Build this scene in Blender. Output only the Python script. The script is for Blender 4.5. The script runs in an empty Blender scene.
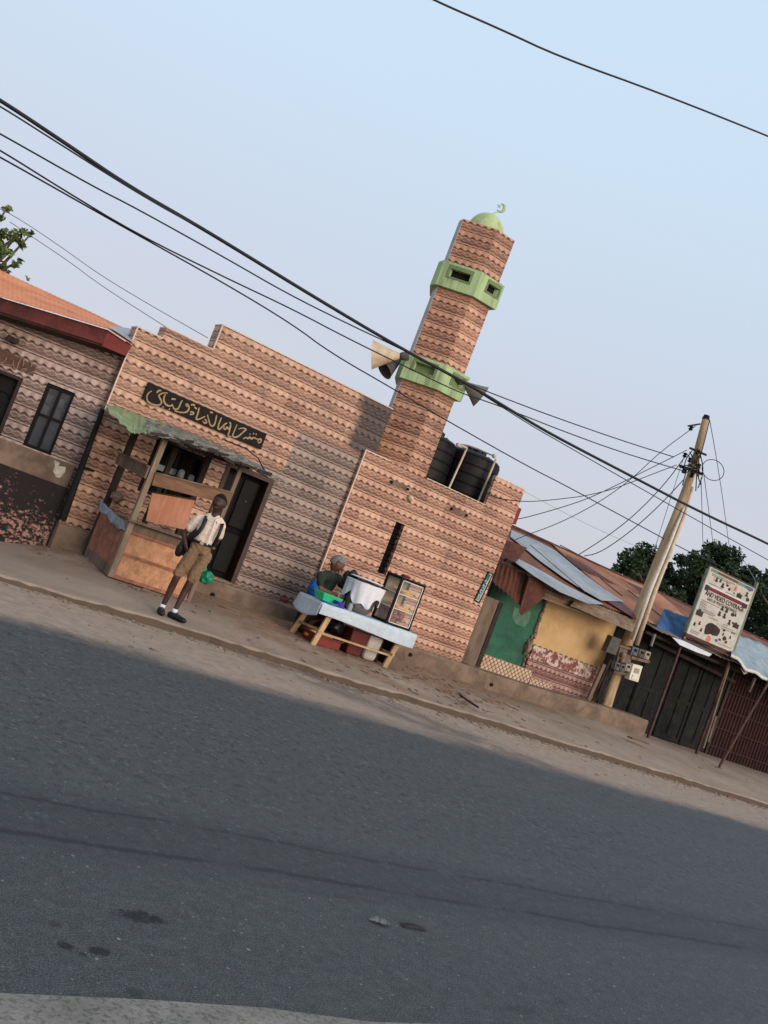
import bpy, bmesh, math, random
from mathutils import Vector as V, Matrix, noise
random.seed(7)
R_=math.radians
scene=bpy.context.scene
col=scene.collection
# ------------------------------------------------------------------ camera
HC=1.55; FPX=1000.0
def cam_axes(roll=20.78,pitch=3.35,yaw=32.6):
    r,p,y=map(R_,(roll,pitch,yaw))
    F=V((math.sin(y)*math.cos(p),math.cos(y)*math.cos(p),math.sin(p)))
    R0=V((math.cos(y),-math.sin(y),0)); U0=R0.cross(F)
    return R0*math.cos(r)+U0*math.sin(r), U0*math.cos(r)-R0*math.sin(r), F
CR,CU,CF=cam_axes()
EYE=V((0,0,HC))
cd=bpy.data.cameras.new('camera'); co=bpy.data.objects.new('camera',cd); col.objects.link(co)
M=Matrix((( CR.x,CU.x,-CF.x,0),(CR.y,CU.y,-CF.y,0),(CR.z,CU.z,-CF.z,HC),(0,0,0,1)))
co.matrix_world=M; cd.sensor_fit='VERTICAL'; cd.sensor_height=36; cd.lens=36*FPX/1024; cd.clip_start=.05; cd.clip_end=3000
scene.camera=co
def ray(x,y): return CF+CR*((x-384)/FPX)-CU*((y-512)/FPX)
def P(x,y,Y):
    d=ray(x,y); return EYE+d*(Y/d.y)
class Pl:
    "a plane in the world: origin, horizontal-ish direction a, direction b, outward normal n"
    def __init__(s,o,a,b=(0,0,1)):
        s.o=V(o); s.a=V(a).normalized(); s.b=V(b).normalized(); s.n=s.a.cross(s.b).normalized()
    def px(s,x,y,off=0):
        d=ray(x,y); o=s.o+s.n*off; t=(o-EYE).dot(s.n)/d.dot(s.n); return EYE+d*t
    def at(s,u,v,off=0): return s.o+s.a*u+s.b*v+s.n*off
def FY(Y): return Pl((0,Y,0),(1,0,0))
# ------------------------------------------------------------------ colour + nodes
def lin(c):
    return tuple(((x/255)/12.92 if x/255<=.04045 else ((x/255+.055)/1.055)**2.4) for x in c)+(1,)
class N:
    def __init__(s,nt,sock): s.nt=nt; s.k=sock
    def _m(s,op,o=None,rev=False,c=None):
        n=s.nt.nodes.new('ShaderNodeMath'); n.operation=op
        a,b=(s,o) if not rev else (o,s)
        for i,v in enumerate((a,b,c)):
            if v is None: continue
            if isinstance(v,N): s.nt.links.new(v.k,n.inputs[i])
            else: n.inputs[i].default_value=float(v)
        return N(s.nt,n.outputs[0])
    def __add__(s,o): return s._m('ADD',o)
    __radd__=__add__
    def __sub__(s,o): return s._m('SUBTRACT',o)
    def __rsub__(s,o): return s._m('SUBTRACT',o,True)
    def __mul__(s,o): return s._m('MULTIPLY',o)
    __rmul__=__mul__
    def __truediv__(s,o): return s._m('DIVIDE',o)
    def fr(s): return s._m('FRACT')
    def fl(s): return s._m('FLOOR')
    def sin(s): return s._m('SINE')
    def cos(s): return s._m('COSINE')
    def abs(s): return s._m('ABSOLUTE')
    def mn(s,o): return s._m('MINIMUM',o)
    def mx(s,o): return s._m('MAXIMUM',o)
    def pw(s,o): return s._m('POWER',o)
    def gt(s,o): return s._m('GREATER_THAN',o)
    def ss(s,a,b):
        n=s.nt.nodes.new('ShaderNodeMapRange'); n.interpolation_type='SMOOTHSTEP'
        s.nt.links.new(s.k,n.inputs['Value']); n.inputs['From Min'].default_value=a; n.inputs['From Max'].default_value=b
        return N(s.nt,n.outputs[0])
class Mat:
    def __init__(s,name,rough=.8,metal=0,spec=.35):
        s.m=bpy.data.materials.new(name); s.m.use_nodes=True; s.nt=s.m.node_tree
        s.b=s.nt.nodes['Principled BSDF']; s.b.inputs['Roughness'].default_value=rough
        s.b.inputs['Metallic'].default_value=metal; s.b.inputs['Specular IOR Level'].default_value=spec
    def coord(s,kind='Object'):
        n=s.nt.nodes.new('ShaderNodeTexCoord'); x=s.nt.nodes.new('ShaderNodeSeparateXYZ')
        s.nt.links.new(n.outputs[kind],x.inputs[0]); return n.outputs[kind],[N(s.nt,x.outputs[i]) for i in range(3)]
    def world(s):
        n=s.nt.nodes.new('ShaderNodeNewGeometry'); x=s.nt.nodes.new('ShaderNodeSeparateXYZ')
        s.nt.links.new(n.outputs['Position'],x.inputs[0]); return n.outputs['Position'],[N(s.nt,x.outputs[i]) for i in range(3)]
    def vec(s,x,y,z=0):
        n=s.nt.nodes.new('ShaderNodeCombineXYZ')
        for i,v in enumerate((x,y,z)):
            if isinstance(v,N): s.nt.links.new(v.k,n.inputs[i])
            else: n.inputs[i].default_value=v
        return n.outputs[0]
    def scale(s,vec,sc):
        n=s.nt.nodes.new('ShaderNodeMapping'); s.nt.links.new(vec,n.inputs[0]); n.inputs['Scale'].default_value=sc; return n.outputs[0]
    def noise(s,vec,sc,det=4,rough=.6,dist=0):
        n=s.nt.nodes.new('ShaderNodeTexNoise'); s.nt.links.new(vec,n.inputs['Vector'])
        n.inputs['Scale'].default_value=sc; n.inputs['Detail'].default_value=det; n.inputs['Roughness'].default_value=rough; n.inputs['Distortion'].default_value=dist
        return N(s.nt,n.outputs['Fac'])
    def voro(s,vec,sc,out='Distance'):
        n=s.nt.nodes.new('ShaderNodeTexVoronoi'); s.nt.links.new(vec,n.inputs['Vector']); n.inputs['Scale'].default_value=sc
        return N(s.nt,n.outputs[out])
    def mix(s,f,a,b,mode='MIX'):
        n=s.nt.nodes.new('ShaderNodeMix'); n.data_type='RGBA'; n.blend_type=mode
        for sock,v in ((n.inputs[0],f),(n.inputs[6],a),(n.inputs[7],b)):
            if isinstance(v,N): s.nt.links.new(v.k,sock)
            elif hasattr(v,'links'): s.nt.links.new(v,sock)
            else: sock.default_value=v
        return n.outputs[2]
    def color(s,c):
        if hasattr(c,'links'): s.nt.links.new(c,s.b.inputs['Base Color'])
        else: s.b.inputs['Base Color'].default_value=c
        return s
    def rough(s,v): s.nt.links.new(v.k,s.b.inputs['Roughness']); return s
    def bump(s,h,dist=.01,st=1):
        n=s.nt.nodes.new('ShaderNodeBump'); s.nt.links.new(h.k,n.inputs['Height']); n.inputs['Distance'].default_value=dist; n.inputs['Strength'].default_value=st
        s.nt.links.new(n.outputs[0],s.b.inputs['Normal']); return s
def simple(name,c,rough=.8,var=.25,sc=3.0,metal=0,dirt=None,dirtamt=.5,bump=.003,stretch=(1,1,1),spec=.35):
    "plain painted / natural surface with mottling and a second dirt colour"
    m=Mat(name,rough,metal,spec); v,_=m.world(); v=m.scale(v,stretch)
    a=lin(c); lo=tuple(x*(1-var) for x in a[:3])+(1,); hi=tuple(min(1,x*(1+var)) for x in a[:3])+(1,)
    n1=m.noise(v,sc,5,.65)
    k=m.mix(n1.ss(.3,.7),lo,hi)
    if dirt:
        n2=m.noise(v,sc*.6+1.3,6,.75,.6)
        k=m.mix(n2.ss(.45,.68)*dirtamt,k,lin(dirt))
    m.color(k); m.bump(m.noise(v,sc*9,3,.6),bump)
    return m.m
MAT={}
def tile_mat(name,light,mid,dark,grey=0.0,wall_patches=False):
    m=Mat(name,.45,0,.4); 
    n=m.nt.nodes.new('ShaderNodeUVMap'); x=m.nt.nodes.new('ShaderNodeSeparateXYZ'); m.nt.links.new(n.outputs[0],x.inputs[0])
    U=N(m.nt,x.outputs[0]); Z=N(m.nt,x.outputs[1]); uv=n.outputs[0]
    wv,(wx,wy,wz)=m.world()
    row=(Z/.25).fl(); v=(Z/.25).fr(); u=U/.1333
    tcol=(U/.4).fl()
    c=(u*(2*math.pi)).cos()            # 1 at bump centre
    cab=((u*math.pi).cos()).abs()
    # pillow band .46-.92
    g=(-1*c)*.5+.5                                   # 1 in the gaps
    L=lambda ctr,w: (1-(v-ctr).abs()/w).mx(0)
    pill=c*.5+.5
    gs=((u+(v-.5)*.45)*(2*math.pi)).cos()*-.5+.5     # gaps lean a little
    e=gs*.11+.49
    band=(v-e).ss(-.02,.05)*(1-v.ss(.84,.90))
    drk=(1-(v-e+.055).abs()/.09).mx(0)*(gs.pw(1.3)*.82+.14)
    w1=(1-(v-e+.165).abs()/.062).mx(0)
    low=1-(v-e).ss(-.26,-.18)
    w2=L(.15+.09*(1-g),.05)
    dk2=L(.06+.09*(1-g),.06)
    joint=L(.965,.05)*(.65+.35*g)
    jd=L(.89,.05)*(.3+.7*pill)
    val=.42+band*(pill*.15+.20)-drk*.62+w1*.30-low*.08+w2*.22-dk2*.22+joint*.50-jd*.50+(m.noise(wv,38,2,.7)-.5)*.30
    tr=m.nt.nodes.new('ShaderNodeTexWhiteNoise'); tr.noise_dimensions='2D'
    m.nt.links.new(m.vec(tcol,row),tr.inputs['Vector']); tv=N(m.nt,tr.outputs[0])
    val=val+(tv-.5)*.16+(m.noise(wv,1.1,4,.6)-.5)*.34+(m.noise(wv,26,3,.7)-.5)*.16
    vj=(1-((U/.4).fr()-.5).abs()*2).ss(0,.03)   # vertical joints every 40 cm
    k=m.mix(val.ss(.0,.52),lin(dark),lin(mid)); k=m.mix(val.ss(.42,.98),k,lin(light))
    k=m.mix((1-vj)*.12,k,lin((205,180,160)))
    st=m.noise(m.scale(wv,(2.2,2.2,.35)),1.6,5,.7)   # rain streaks
    k=m.mix(st.ss(.5,.72)*.42,k,lin((92,72,62)))
    k=m.mix((1-wz.ss(.45,1.0))*m.noise(wv,4,5,.7).ss(.35,.7)*.5,k,lin((120,94,76)))
    if wall_patches:
        # greyer patch of tiles low beside the door; edges step with the tiles
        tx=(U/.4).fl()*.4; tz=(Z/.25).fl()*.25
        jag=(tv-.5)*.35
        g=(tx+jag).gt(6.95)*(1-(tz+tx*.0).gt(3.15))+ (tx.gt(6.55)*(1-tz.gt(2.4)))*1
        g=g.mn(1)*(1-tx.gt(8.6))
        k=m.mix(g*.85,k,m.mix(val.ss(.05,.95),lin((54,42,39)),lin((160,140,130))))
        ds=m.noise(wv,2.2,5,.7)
        s=(wx+ds*.5+(wz-3.9)*.1).ss(8.22,8.48)*(wz+ds*.4).ss(3.45,3.62)*(1-wx.gt(8.9))  # dark patch high on the wall's right end, beside the tower
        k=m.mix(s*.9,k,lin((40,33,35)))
    m.color(k); m.bump(val,.012,.8)
    return m.m
MAT['tile']=tile_mat('patterned_tile',(222,180,152),(168,122,98),(60,36,28),wall_patches=True)
MAT['tile_tower']=tile_mat('patterned_tile_tower',(220,170,138),(168,118,92),(64,38,28))
MAT['tile_block']=tile_mat('patterned_tile_block',(224,180,152),(170,122,98),(60,36,28))
MAT['tile_grey']=tile_mat('patterned_tile_greyed',(204,180,168),(134,108,98),(52,38,36))
MAT['tile_brown']=tile_mat('patterned_tile_brown',(196,160,148),(128,84,76),(60,32,28))
# ------------------------------------------------------------------ mesh builder
class MB:
    def __init__(s): s.v=[]; s.f=[]
    def add(s,vs,fs):
        b=len(s.v); s.v+=[V(p) for p in vs]; s.f+=[tuple(b+i for i in f) for f in fs]; return s
    def box(s,x0,x1,y0,y1,z0,z1):
        return s.add([(x0,y0,z0),(x1,y0,z0),(x1,y1,z0),(x0,y1,z0),(x0,y0,z1),(x1,y0,z1),(x1,y1,z1),(x0,y1,z1)],
              [(0,3,2,1),(4,5,6,7),(0,1,5,4),(1,2,6,5),(2,3,7,6),(3,0,4,7)])
    def loft(s,A,B):
        "closed prism between two equal rings"
        n=len(A); return s.add(list(A)+list(B),[tuple(range(n))[::-1],tuple(range(n,2*n))]+[(i,(i+1)%n,n+(i+1)%n,n+i) for i in range(n)])
    def slab(s,pl,pxs,off0,off1):
        f=[pl.px(x,y,off1) for x,y in pxs]; return s.loft([p-pl.n*(off1-off0) for p in f],f)
    def slabw(s,pl,uvs,off0,off1):
        return s.loft([pl.at(u,v,off0) for u,v in uvs],[pl.at(u,v,off1) for u,v in uvs])
    def beam(s,a,b,w,h,up=(0,0,1)):
        a,b=V(a),V(b); d=(b-a).normalized(); up=V(up)
        if abs(d.dot(up))>.95: up=V((0,1,0))
        x=d.cross(up).normalized()*w/2; y=d.cross(x).normalized()*h/2
        return s.loft([a-x-y,a+x-y,a+x+y,a-x+y],[b-x-y,b+x-y,b+x+y,b-x+y])
    def tube(s,pts,r,n=6,cap=True):
        pts=[V(p) for p in pts]; k=len(pts); rs=r if isinstance(r,(list,tuple)) else [r]*k
        vs=[];fs=[]; px=None
        for i,p in enumerate(pts):
            d=(pts[min(i+1,k-1)]-pts[max(i-1,0)]); d=d.normalized() if d.length>1e-9 else V((0,0,1))
            if px is None:
                px=d.orthogonal().normalized()
            else:
                px=(px-d*px.dot(d)); px=px.normalized() if px.length>1e-6 else d.orthogonal().normalized()
            py=d.cross(px)
            for j in range(n):
                a=2*math.pi*j/n; vs.append(p+(px*math.cos(a)+py*math.sin(a))*rs[i])
        for i in range(k-1):
            for j in range(n): fs.append((i*n+j,i*n+(j+1)%n,(i+1)*n+(j+1)%n,(i+1)*n+j))
        if cap: fs.append(tuple(range(n))[::-1]); fs.append(tuple((k-1)*n+j for j in range(n)))
        return s.add(vs,fs)
    def lathe(s,c,prof,n=24,axis=(0,0,1),cap=True):
        c=V(c); ax=V(axis).normalized(); px=ax.orthogonal().normalized(); py=ax.cross(px); vs=[];fs=[]
        for r,h in prof:
            for j in range(n):
                a=2*math.pi*j/n; vs.append(c+ax*h+(px*math.cos(a)+py*math.sin(a))*r)
        k=len(prof)
        for i in range(k-1):
            for j in range(n): fs.append((i*n+j,i*n+(j+1)%n,(i+1)*n+(j+1)%n,(i+1)*n+j))
        if cap: fs.append(tuple(range(n))[::-1]); fs.append(tuple((k-1)*n+j for j in range(n)))
        return s.add(vs,fs)
    def blob(s,c,r,n=2,jit=0,seed=0,sq=(1,1,1),rot=None):
        bm=bmesh.new(); bmesh.ops.create_icosphere(bm,subdivisions=n,radius=1)
        vs=[]
        for v in bm.verts:
            k=1+jit*noise.noise(v.co*1.7+V((seed*3.1,seed,0)))
            q=V((v.co.x*sq[0]*k,v.co.y*sq[1]*k,v.co.z*sq[2]*k))*r
            if rot: q=rot@q
            vs.append(V(c)+q)
        fs=[tuple(v.index for v in f.verts) for f in bm.faces]; bm.free()
        return s.add(vs,fs)
    def grid(s,fn,nu,nv,thick=0):
        "open sheet fn(u,v) u,v in 0..1; with thickness becomes closed"
        pts=[[V(fn(i/nu,j/nv)) for i in range(nu+1)] for j in range(nv+1)]
        W=nu+1
        vs=[p for r in pts for p in r]; fs=[(j*W+i,j*W+i+1,(j+1)*W+i+1,(j+1)*W+i) for j in range(nv) for i in range(nu)]
        if thick:
            nn=(pts[0][-1]-pts[0][0]).cross(pts[-1][0]-pts[0][0]).normalized()*thick
            b=len(vs); vs=vs+[p-nn for p in vs]
            fs+= [tuple(b+i for i in f[::-1]) for f in fs]
            for i in range(nu):
                fs.append((i+1,i,b+i,b+i+1)); q=nv*W; fs.append((q+i,q+i+1,b+q+i+1,b+q+i))
            for j in range(nv):
                fs.append((j*W,(j+1)*W,b+(j+1)*W,b+j*W)); q=nu; fs.append(((j+1)*W+q,j*W+q,b+j*W+q,b+(j+1)*W+q))
        return s.add(vs,fs)
    def mesh(s,name,base=V((0,0,0)),uv=True):
        me=bpy.data.meshes.new(name); me.from_pydata([tuple(p-base) for p in s.v],[],s.f); me.update()
        if uv: add_uv(me,base)
        return me
def add_uv(me,base=V((0,0,0))):
    l=me.uv_layers.new(name='UVMap')
    for p in me.polygons:
        n=p.normal; t=V((-n.y,n.x,0))
        if t.length<.2 or abs(n.z)>.9:
            for li in p.loop_indices:
                q=me.vertices[me.loops[li].vertex_index].co+base; l.data[li].uv=(q.x,q.y)
        else:
            t.normalize()
            for li in p.loop_indices:
                q=me.vertices[me.loops[li].vertex_index].co+base; l.data[li].uv=(q.dot(t),q.z)
def put(name,me,mat,parent=None,smooth=False,bevel=0,fixn=True):
    if fixn:
        bm=bmesh.new(); bm.from_mesh(me); bmesh.ops.recalc_face_normals(bm,faces=bm.faces); bm.to_mesh(me); bm.free()
    o=bpy.data.objects.new(name,me); col.objects.link(o)
    if mat: me.materials.append(MAT[mat] if isinstance(mat,str) else mat)
    if parent is not None: o.parent=parent
    if smooth:
        for p in me.polygons: p.use_smooth=True
    if bevel:
        b=o.modifiers.new('bevel','BEVEL'); b.width=bevel; b.segments=2; b.limit_method='ANGLE'
    return o
def pos_of(o):
    p=V((0,0,0))
    while o is not None: p=p+o.location; o=o.parent
    return p
def part(name,mb,mat,parent,smooth=False,bevel=0,label=None,fixn=True):
    o=put(name,mb.mesh(name,pos_of(parent)),mat,parent,smooth,bevel,fixn)
    if label: o['label']=label
    return o
def thing(name,label,cat,loc,group=None):
    o=bpy.data.objects.new(name,None); col.objects.link(o); o.location=V(loc); o.empty_display_size=.2
    o['label']=label; o['category']=cat
    if group: o['group']=group
    return o
def solo(name,mb,mat,label,cat,group=None,smooth=False,bevel=0,fixn=True):
    c=sum(mb.v,V())/len(mb.v); c.z=min(p.z for p in mb.v)
    o=put(name,mb.mesh(name,c),mat,None,smooth,bevel,fixn); o.location=c
    o['label']=label; o['category']=cat
    if group: o['group']=group
    return o
def struct(name,mb,mat,kind='structure',fixn=True,smooth=False):
    o=put(name,mb.mesh(name),mat,None,smooth,0,fixn); o['kind']=kind; return o
def stuffobj(name,mb,mat,label,cat):
    o=solo(name,mb,mat,label,cat); o['kind']='stuff'; return o
def holewall(mb,xs,zs,solid,Y0,Y1):
    "wall in the X/Z plane made of grid cells; solid(i,j) says which exist. Y0 front, Y1 back"
    nx,nz=len(xs)-1,len(zs)-1
    S=lambda i,j: 0<=i<nx and 0<=j<nz and solid(i,j)
    for i in range(nx):
        for j in range(nz):
            if not S(i,j): continue
            a,b,c,d=xs[i],xs[i+1],zs[j],zs[j+1]
            mb.add([(a,Y0,c),(b,Y0,c),(b,Y0,d),(a,Y0,d)],[(0,1,2,3)])
            mb.add([(a,Y1,c),(b,Y1,c),(b,Y1,d),(a,Y1,d)],[(3,2,1,0)])
            if not S(i-1,j): mb.add([(a,Y0,c),(a,Y1,c),(a,Y1,d),(a,Y0,d)],[(3,2,1,0)])
            if not S(i+1,j): mb.add([(b,Y0,c),(b,Y1,c),(b,Y1,d),(b,Y0,d)],[(0,1,2,3)])
            if not S(i,j-1): mb.add([(a,Y0,c),(b,Y0,c),(b,Y1,c),(a,Y1,c)],[(3,2,1,0)])
            if not S(i,j+1): mb.add([(a,Y0,d),(b,Y0,d),(b,Y1,d),(a,Y1,d)],[(0,1,2,3)])
# ------------------------------------------------------------------ plain materials
def mk(k,*a,**kw): MAT[k]=simple(k,*a,**kw)
mk('concrete',(122,102,86),.9,.3,2.5,dirt=(88,72,60),dirtamt=.75,bump=.006)
mk('plaster_grey',(176,172,170),.85,.15,3,dirt=(120,112,108),dirtamt=.5)
mk('green_paint',(166,188,136),.7,.14,3,dirt=(96,106,80),dirtamt=.6,stretch=(2.2,2.2,.4))
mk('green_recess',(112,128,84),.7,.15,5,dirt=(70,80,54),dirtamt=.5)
mk('dome_green',(182,196,142),.65,.14,4,dirt=(120,132,92),dirtamt=.5,stretch=(1.6,1.6,.5))
mk('black_metal',(19,18,19),.6,.3,6,dirt=(36,31,28),dirtamt=.25,spec=.15)
mk('door_brown',(64,42,34),.55,.3,5,dirt=(34,24,20),dirtamt=.5)
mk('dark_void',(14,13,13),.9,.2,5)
mk('grille_dark',(15,14,15),.75,.3,8,dirt=(30,30,33),dirtamt=.25,spec=.12)
mk('gold_letter',(170,140,104),.6,.2,12)
mk('relief_letter',(126,100,86),.7,.2,12)
mk('relief_panel',(86,62,50),.8,.25,9)
mk('horn_cream',(206,184,156),.6,.12,6,dirt=(150,110,80),dirtamt=.5)
mk('horn_grey',(128,116,106),.6,.2,6,dirt=(80,64,54),dirtamt=.5)
mk('tank_black',(11,11,12),.55,.3,3,dirt=(40,33,30),dirtamt=.3,spec=.25)
mk('pvc',(206,186,160),.5,.12,6,dirt=(140,120,100),dirtamt=.4)
mk('pvc_white',(214,206,190),.45,.1,6,dirt=(150,136,118),dirtamt=.3)
mk('wood_grey',(112,94,80),.85,.35,5,dirt=(62,48,40),dirtamt=.6,stretch=(1,1,.25))
mk('wood_beam',(146,126,106),.85,.25,6,dirt=(96,80,68),dirtamt=.5,stretch=(1,1,.25))
mk('wood_raw',(182,150,112),.75,.22,6,dirt=(134,98,66),dirtamt=.5,stretch=(1,1,.3))
mk('wood_brown',(122,90,68),.85,.3,5,dirt=(76,56,44),dirtamt=.6,stretch=(.4,.4,2))
mk('wood_dark',(50,38,32),.8,.35,6,dirt=(26,20,18),dirtamt=.5)
mk('ply_orange',(184,128,90),.7,.25,6,dirt=(150,88,56),dirtamt=.55,stretch=(.5,.5,2.5))
mk('ply_brown',(150,100,80),.78,.25,10,dirt=(92,62,52),dirtamt=.6,stretch=(1,1,.8))
mk('ply_pink',(178,122,94),.7,.16,9,dirt=(160,92,66),dirtamt=.5,stretch=(2.5,2.5,.4))
mk('sheet_green',(132,146,104),.6,.2,5,dirt=(90,92,66),dirtamt=.4)
mk('sheet_rag',(128,122,110),.75,.4,7,dirt=(38,36,33),dirtamt=.95)
mk('wall_yellow',(196,162,116),.9,.1,1.6,dirt=(150,112,66),dirtamt=.3,bump=.004)
mk('door_green',(22,84,62),.6,.25,2.2,dirt=(58,112,88),dirtamt=.55)
mk('door_patch',(84,118,98),.8,.2,8,dirt=(50,96,72),dirtamt=.5)
mk('zinc',(158,160,162),.6,.15,2,dirt=(112,112,114),dirtamt=.5,metal=.1)
mk('red_paint',(120,42,39),.6,.2,6,dirt=(96,34,30),dirtamt=.4)
mk('red_paint_old',(92,40,37),.8,.3,5,dirt=(50,28,26),dirtamt=.75,stretch=(1,1,.6))
mk('steel_rust',(80,54,48),.8,.35,8,dirt=(54,34,30),dirtamt=.6)
mk('steel_green',(112,128,112),.7,.25,8,dirt=(120,76,58),dirtamt=.45)
mk('cloth_blue',(24,84,150),.85,.2,8)
mk('tarp_blue',(44,84,128),.7,.3,5,dirt=(92,124,156),dirtamt=.5)
mk('tarp_pale',(142,154,158),.6,.14,5,dirt=(104,118,126),dirtamt=.55)
mk('tarp_white',(204,204,196),.6,.1,4,dirt=(150,150,146),dirtamt=.4)
mk('cloth_white',(222,222,228),.9,.06,7)
mk('table_cloth',(188,200,210),.7,.06,22,dirt=(214,218,222),dirtamt=.6)
mk('bowl_green',(56,184,122),.35,.08,4)
mk('bowl_purple',(84,60,170),.35,.1,4)
mk('bowl_blue',(40,160,190),.35,.1,4)
mk('ply_back',(190,160,128),.8,.15,5)
mk('steel_pot',(150,140,130),.3,.15,5,metal=.8)
mk('plastic_black',(16,15,17),.4,.3,9,spec=.5)
mk('plastic_green',(10,130,92),.4,.25,12,spec=.5)
mk('plastic_grey',(120,130,140),.35,.3,12,spec=.5)
mk('tray_red',(122,38,32),.5,.15,6,dirt=(90,30,24),dirtamt=.4)
mk('crate_maroon',(92,36,36),.6,.2,6)
mk('sack_white',(186,178,172),.85,.12,7,dirt=(140,128,120),dirtamt=.5)
mk('bread',(220,166,96),.8,.2,16,dirt=(236,208,160),dirtamt=.5)
mk('meat_red',(160,72,42),.6,.35,22,dirt=(92,34,22),dirtamt=.6)
mk('ply_front',(190,140,104),.78,.2,11,dirt=(132,88,62),dirtamt=.55,stretch=(1.2,1.2,.8))
mk('skin_dark',(62,39,30),.55,.15,8,bump=.001,spec=.4)
mk('skin_mid',(104,66,50),.55,.15,8,bump=.001,spec=.4)
mk('hair',(14,12,12),.95,.3,40,bump=.006)
mk('shirt_cream',(226,204,188),.9,.1,9,bump=.008)
mk('shorts_khaki',(128,102,76),.92,.14,8,bump=.008)
mk('shoe_black',(18,18,20),.5,.2,9)
mk('blouse_green',(46,54,46),.92,.2,9,bump=.008)
mk('wrap_grey',(118,116,116),.9,.25,30)
mk('eye_white',(220,214,206),.4,.02,5)
mk('lip',(96,50,46),.6,.1,8)
mk('box_grey',(88,82,76),.7,.2,8,dirt=(56,50,46),dirtamt=.5)
mk('meter_grey',(92,92,98),.5,.2,9,dirt=(60,60,64),dirtamt=.4)
mk('meter_cream',(150,140,120),.5,.15,9)
mk('meter_white',(216,208,190),.5,.08,9)
mk('wire_black',(20,20,22),.6,.1,5)
mk('wire_grey',(120,116,120),.6,.1,5)
mk('wire_brown',(44,34,30),.7,.1,5)
mk('ink_black',(50,46,44),.7,.1,9)
mk('ink_grey',(96,90,88),.7,.1,9)
mk('ink_red',(120,38,40),.7,.2,20)
mk('ink_blue',(70,92,130),.7,.3,20)
mk('ink_green',(96,140,120),.7,.2,20)
mk('ink_skin',(196,120,92),.7,.2,20)
mk('board_white',(192,184,174),.75,.10,4,dirt=(150,142,130),dirtamt=.55)
mk('leaf_dark',(44,66,34),.6,.35,.8)
mk('leaf_mid',(66,90,44),.6,.3,.8)
mk('leaf_light',(104,124,62),.6,.25,.8)
mk('bark',(82,66,54),.9,.3,5)
mk('scrap_white',(118,116,116),.5,.15,20)
mk('litter_dark',(46,38,34),.9,.3,20)
mk('white_strip',(206,212,220),.6,.06,5)
mk('grout_light',(214,190,170),.6,.1,9)
mk('dirty_white',(190,180,168),.85,.2,9,dirt=(120,104,92),dirtamt=.7)
mk('stone_rub',(128,108,94),.9,.35,9,dirt=(78,62,52),dirtamt=.6)
def glass_mat(name,tint,rough=.08,alpha=.35):
    m=Mat(name,rough,0,.6); m.color(lin(tint)); m.b.inputs['Alpha'].default_value=alpha; return m.m
MAT['glass']=glass_mat('clear_glass',(210,216,220),.06,.07)
MAT['window_glass']=simple('window_glass',(34,38,46),.12,.3,1.5,dirt=(90,98,112),dirtamt=.3,spec=.8,bump=0)
# rusty corrugated roofs
def rust_mat(name,a,b,c,sc=1.0,thr=(.4,.62)):
    m=Mat(name,.8,0,.25); v,_=m.world()
    n1=m.noise(m.scale(v,(1,1,1)),sc,6,.7,.5); n2=m.noise(m.scale(v,(3,.8,.8)),sc*2.2,6,.75)
    k=m.mix(n1.ss(*thr),lin(a),lin(b)); k=m.mix(n2.ss(.5,.72)*.8,k,lin(c)); m.color(k); m.bump(n2,.004); return m.m
MAT['roof_orange']=rust_mat('roof_rust_orange',(226,142,94),(206,122,78),(176,102,70),.8)
MAT['roof_rust']=rust_mat('roof_rust_mixed',(150,100,80),(120,80,66),(86,60,54),.7)
MAT['roof_faded']=rust_mat('roof_rust_faded',(190,134,104),(166,110,86),(140,92,76),.8)
MAT['sheet_rust']=rust_mat('sheet_rust_dark',(92,54,42),(70,42,36),(120,70,48),2.2)
MAT['sheet_aged']=rust_mat('sheet_aged_grey',(138,118,98),(108,90,74),(84,60,46),2.4)
MAT['shutter']=rust_mat('shutter_brown',(54,29,26),(44,25,24),(70,42,36),2.5)
MAT['shopdoor']=rust_mat('shop_door_black',(24,28,28),(15,16,16),(56,56,50),3.0,(.42,.58))
# blotchy tile row and lattice
def blotch(name,a,b,sc,thr):
    m=Mat(name,.85); v,_=m.world(); n=m.noise(v,sc,6,.72,.4)
    m.color(m.mix(n.ss(*thr),lin(a),lin(b))); m.bump(n,.01); return m.m
MAT['peel_black']=None
def peel():
    m=Mat('peeling_black_wall',.85); v,(x,y,z)=m.world()
    n=m.noise(m.scale(v,(1,1,1.3)),12,6,.8,.3); n2=m.noise(v,1.3,3,.5)
    f=(n+(n2-.5)*.5+(.62-z)*.24).ss(.555,.60)
    k=m.mix(f,lin((34,28,27)),lin((168,128,114)))
    k=m.mix(m.noise(v,11,5,.7).ss(.5,.7)*.5*f,k,lin((110,84,76)))
    m.color(k); m.bump(f,.01); return m.m
MAT['peel_black']=peel()
MAT['tile_blotch']=blotch('worn_tile_row',(120,72,66),(206,184,172),9,(.44,.58))
def lattice():
    m=Mat('lattice_tile',.6); n=m.nt.nodes.new('ShaderNodeUVMap'); x=m.nt.nodes.new('ShaderNodeSeparateXYZ'); m.nt.links.new(n.outputs[0],x.inputs[0])
    U=N(m.nt,x.outputs[0])/.11; Z=N(m.nt,x.outputs[1])/.11
    a=((U+Z).fr()-.5).abs(); b=((U-Z).fr()-.5).abs()
    d=a.mx(b); f=d.ss(.36,.42); v,_=m.world()
    k=m.mix(f,lin((206,176,148)),lin((104,72,56))); k=m.mix(m.noise(v,5,4,.7).ss(.5,.75)*.5,k,lin((120,92,74)))
    m.color(k); return m.m
MAT['lattice']=lattice()
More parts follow.
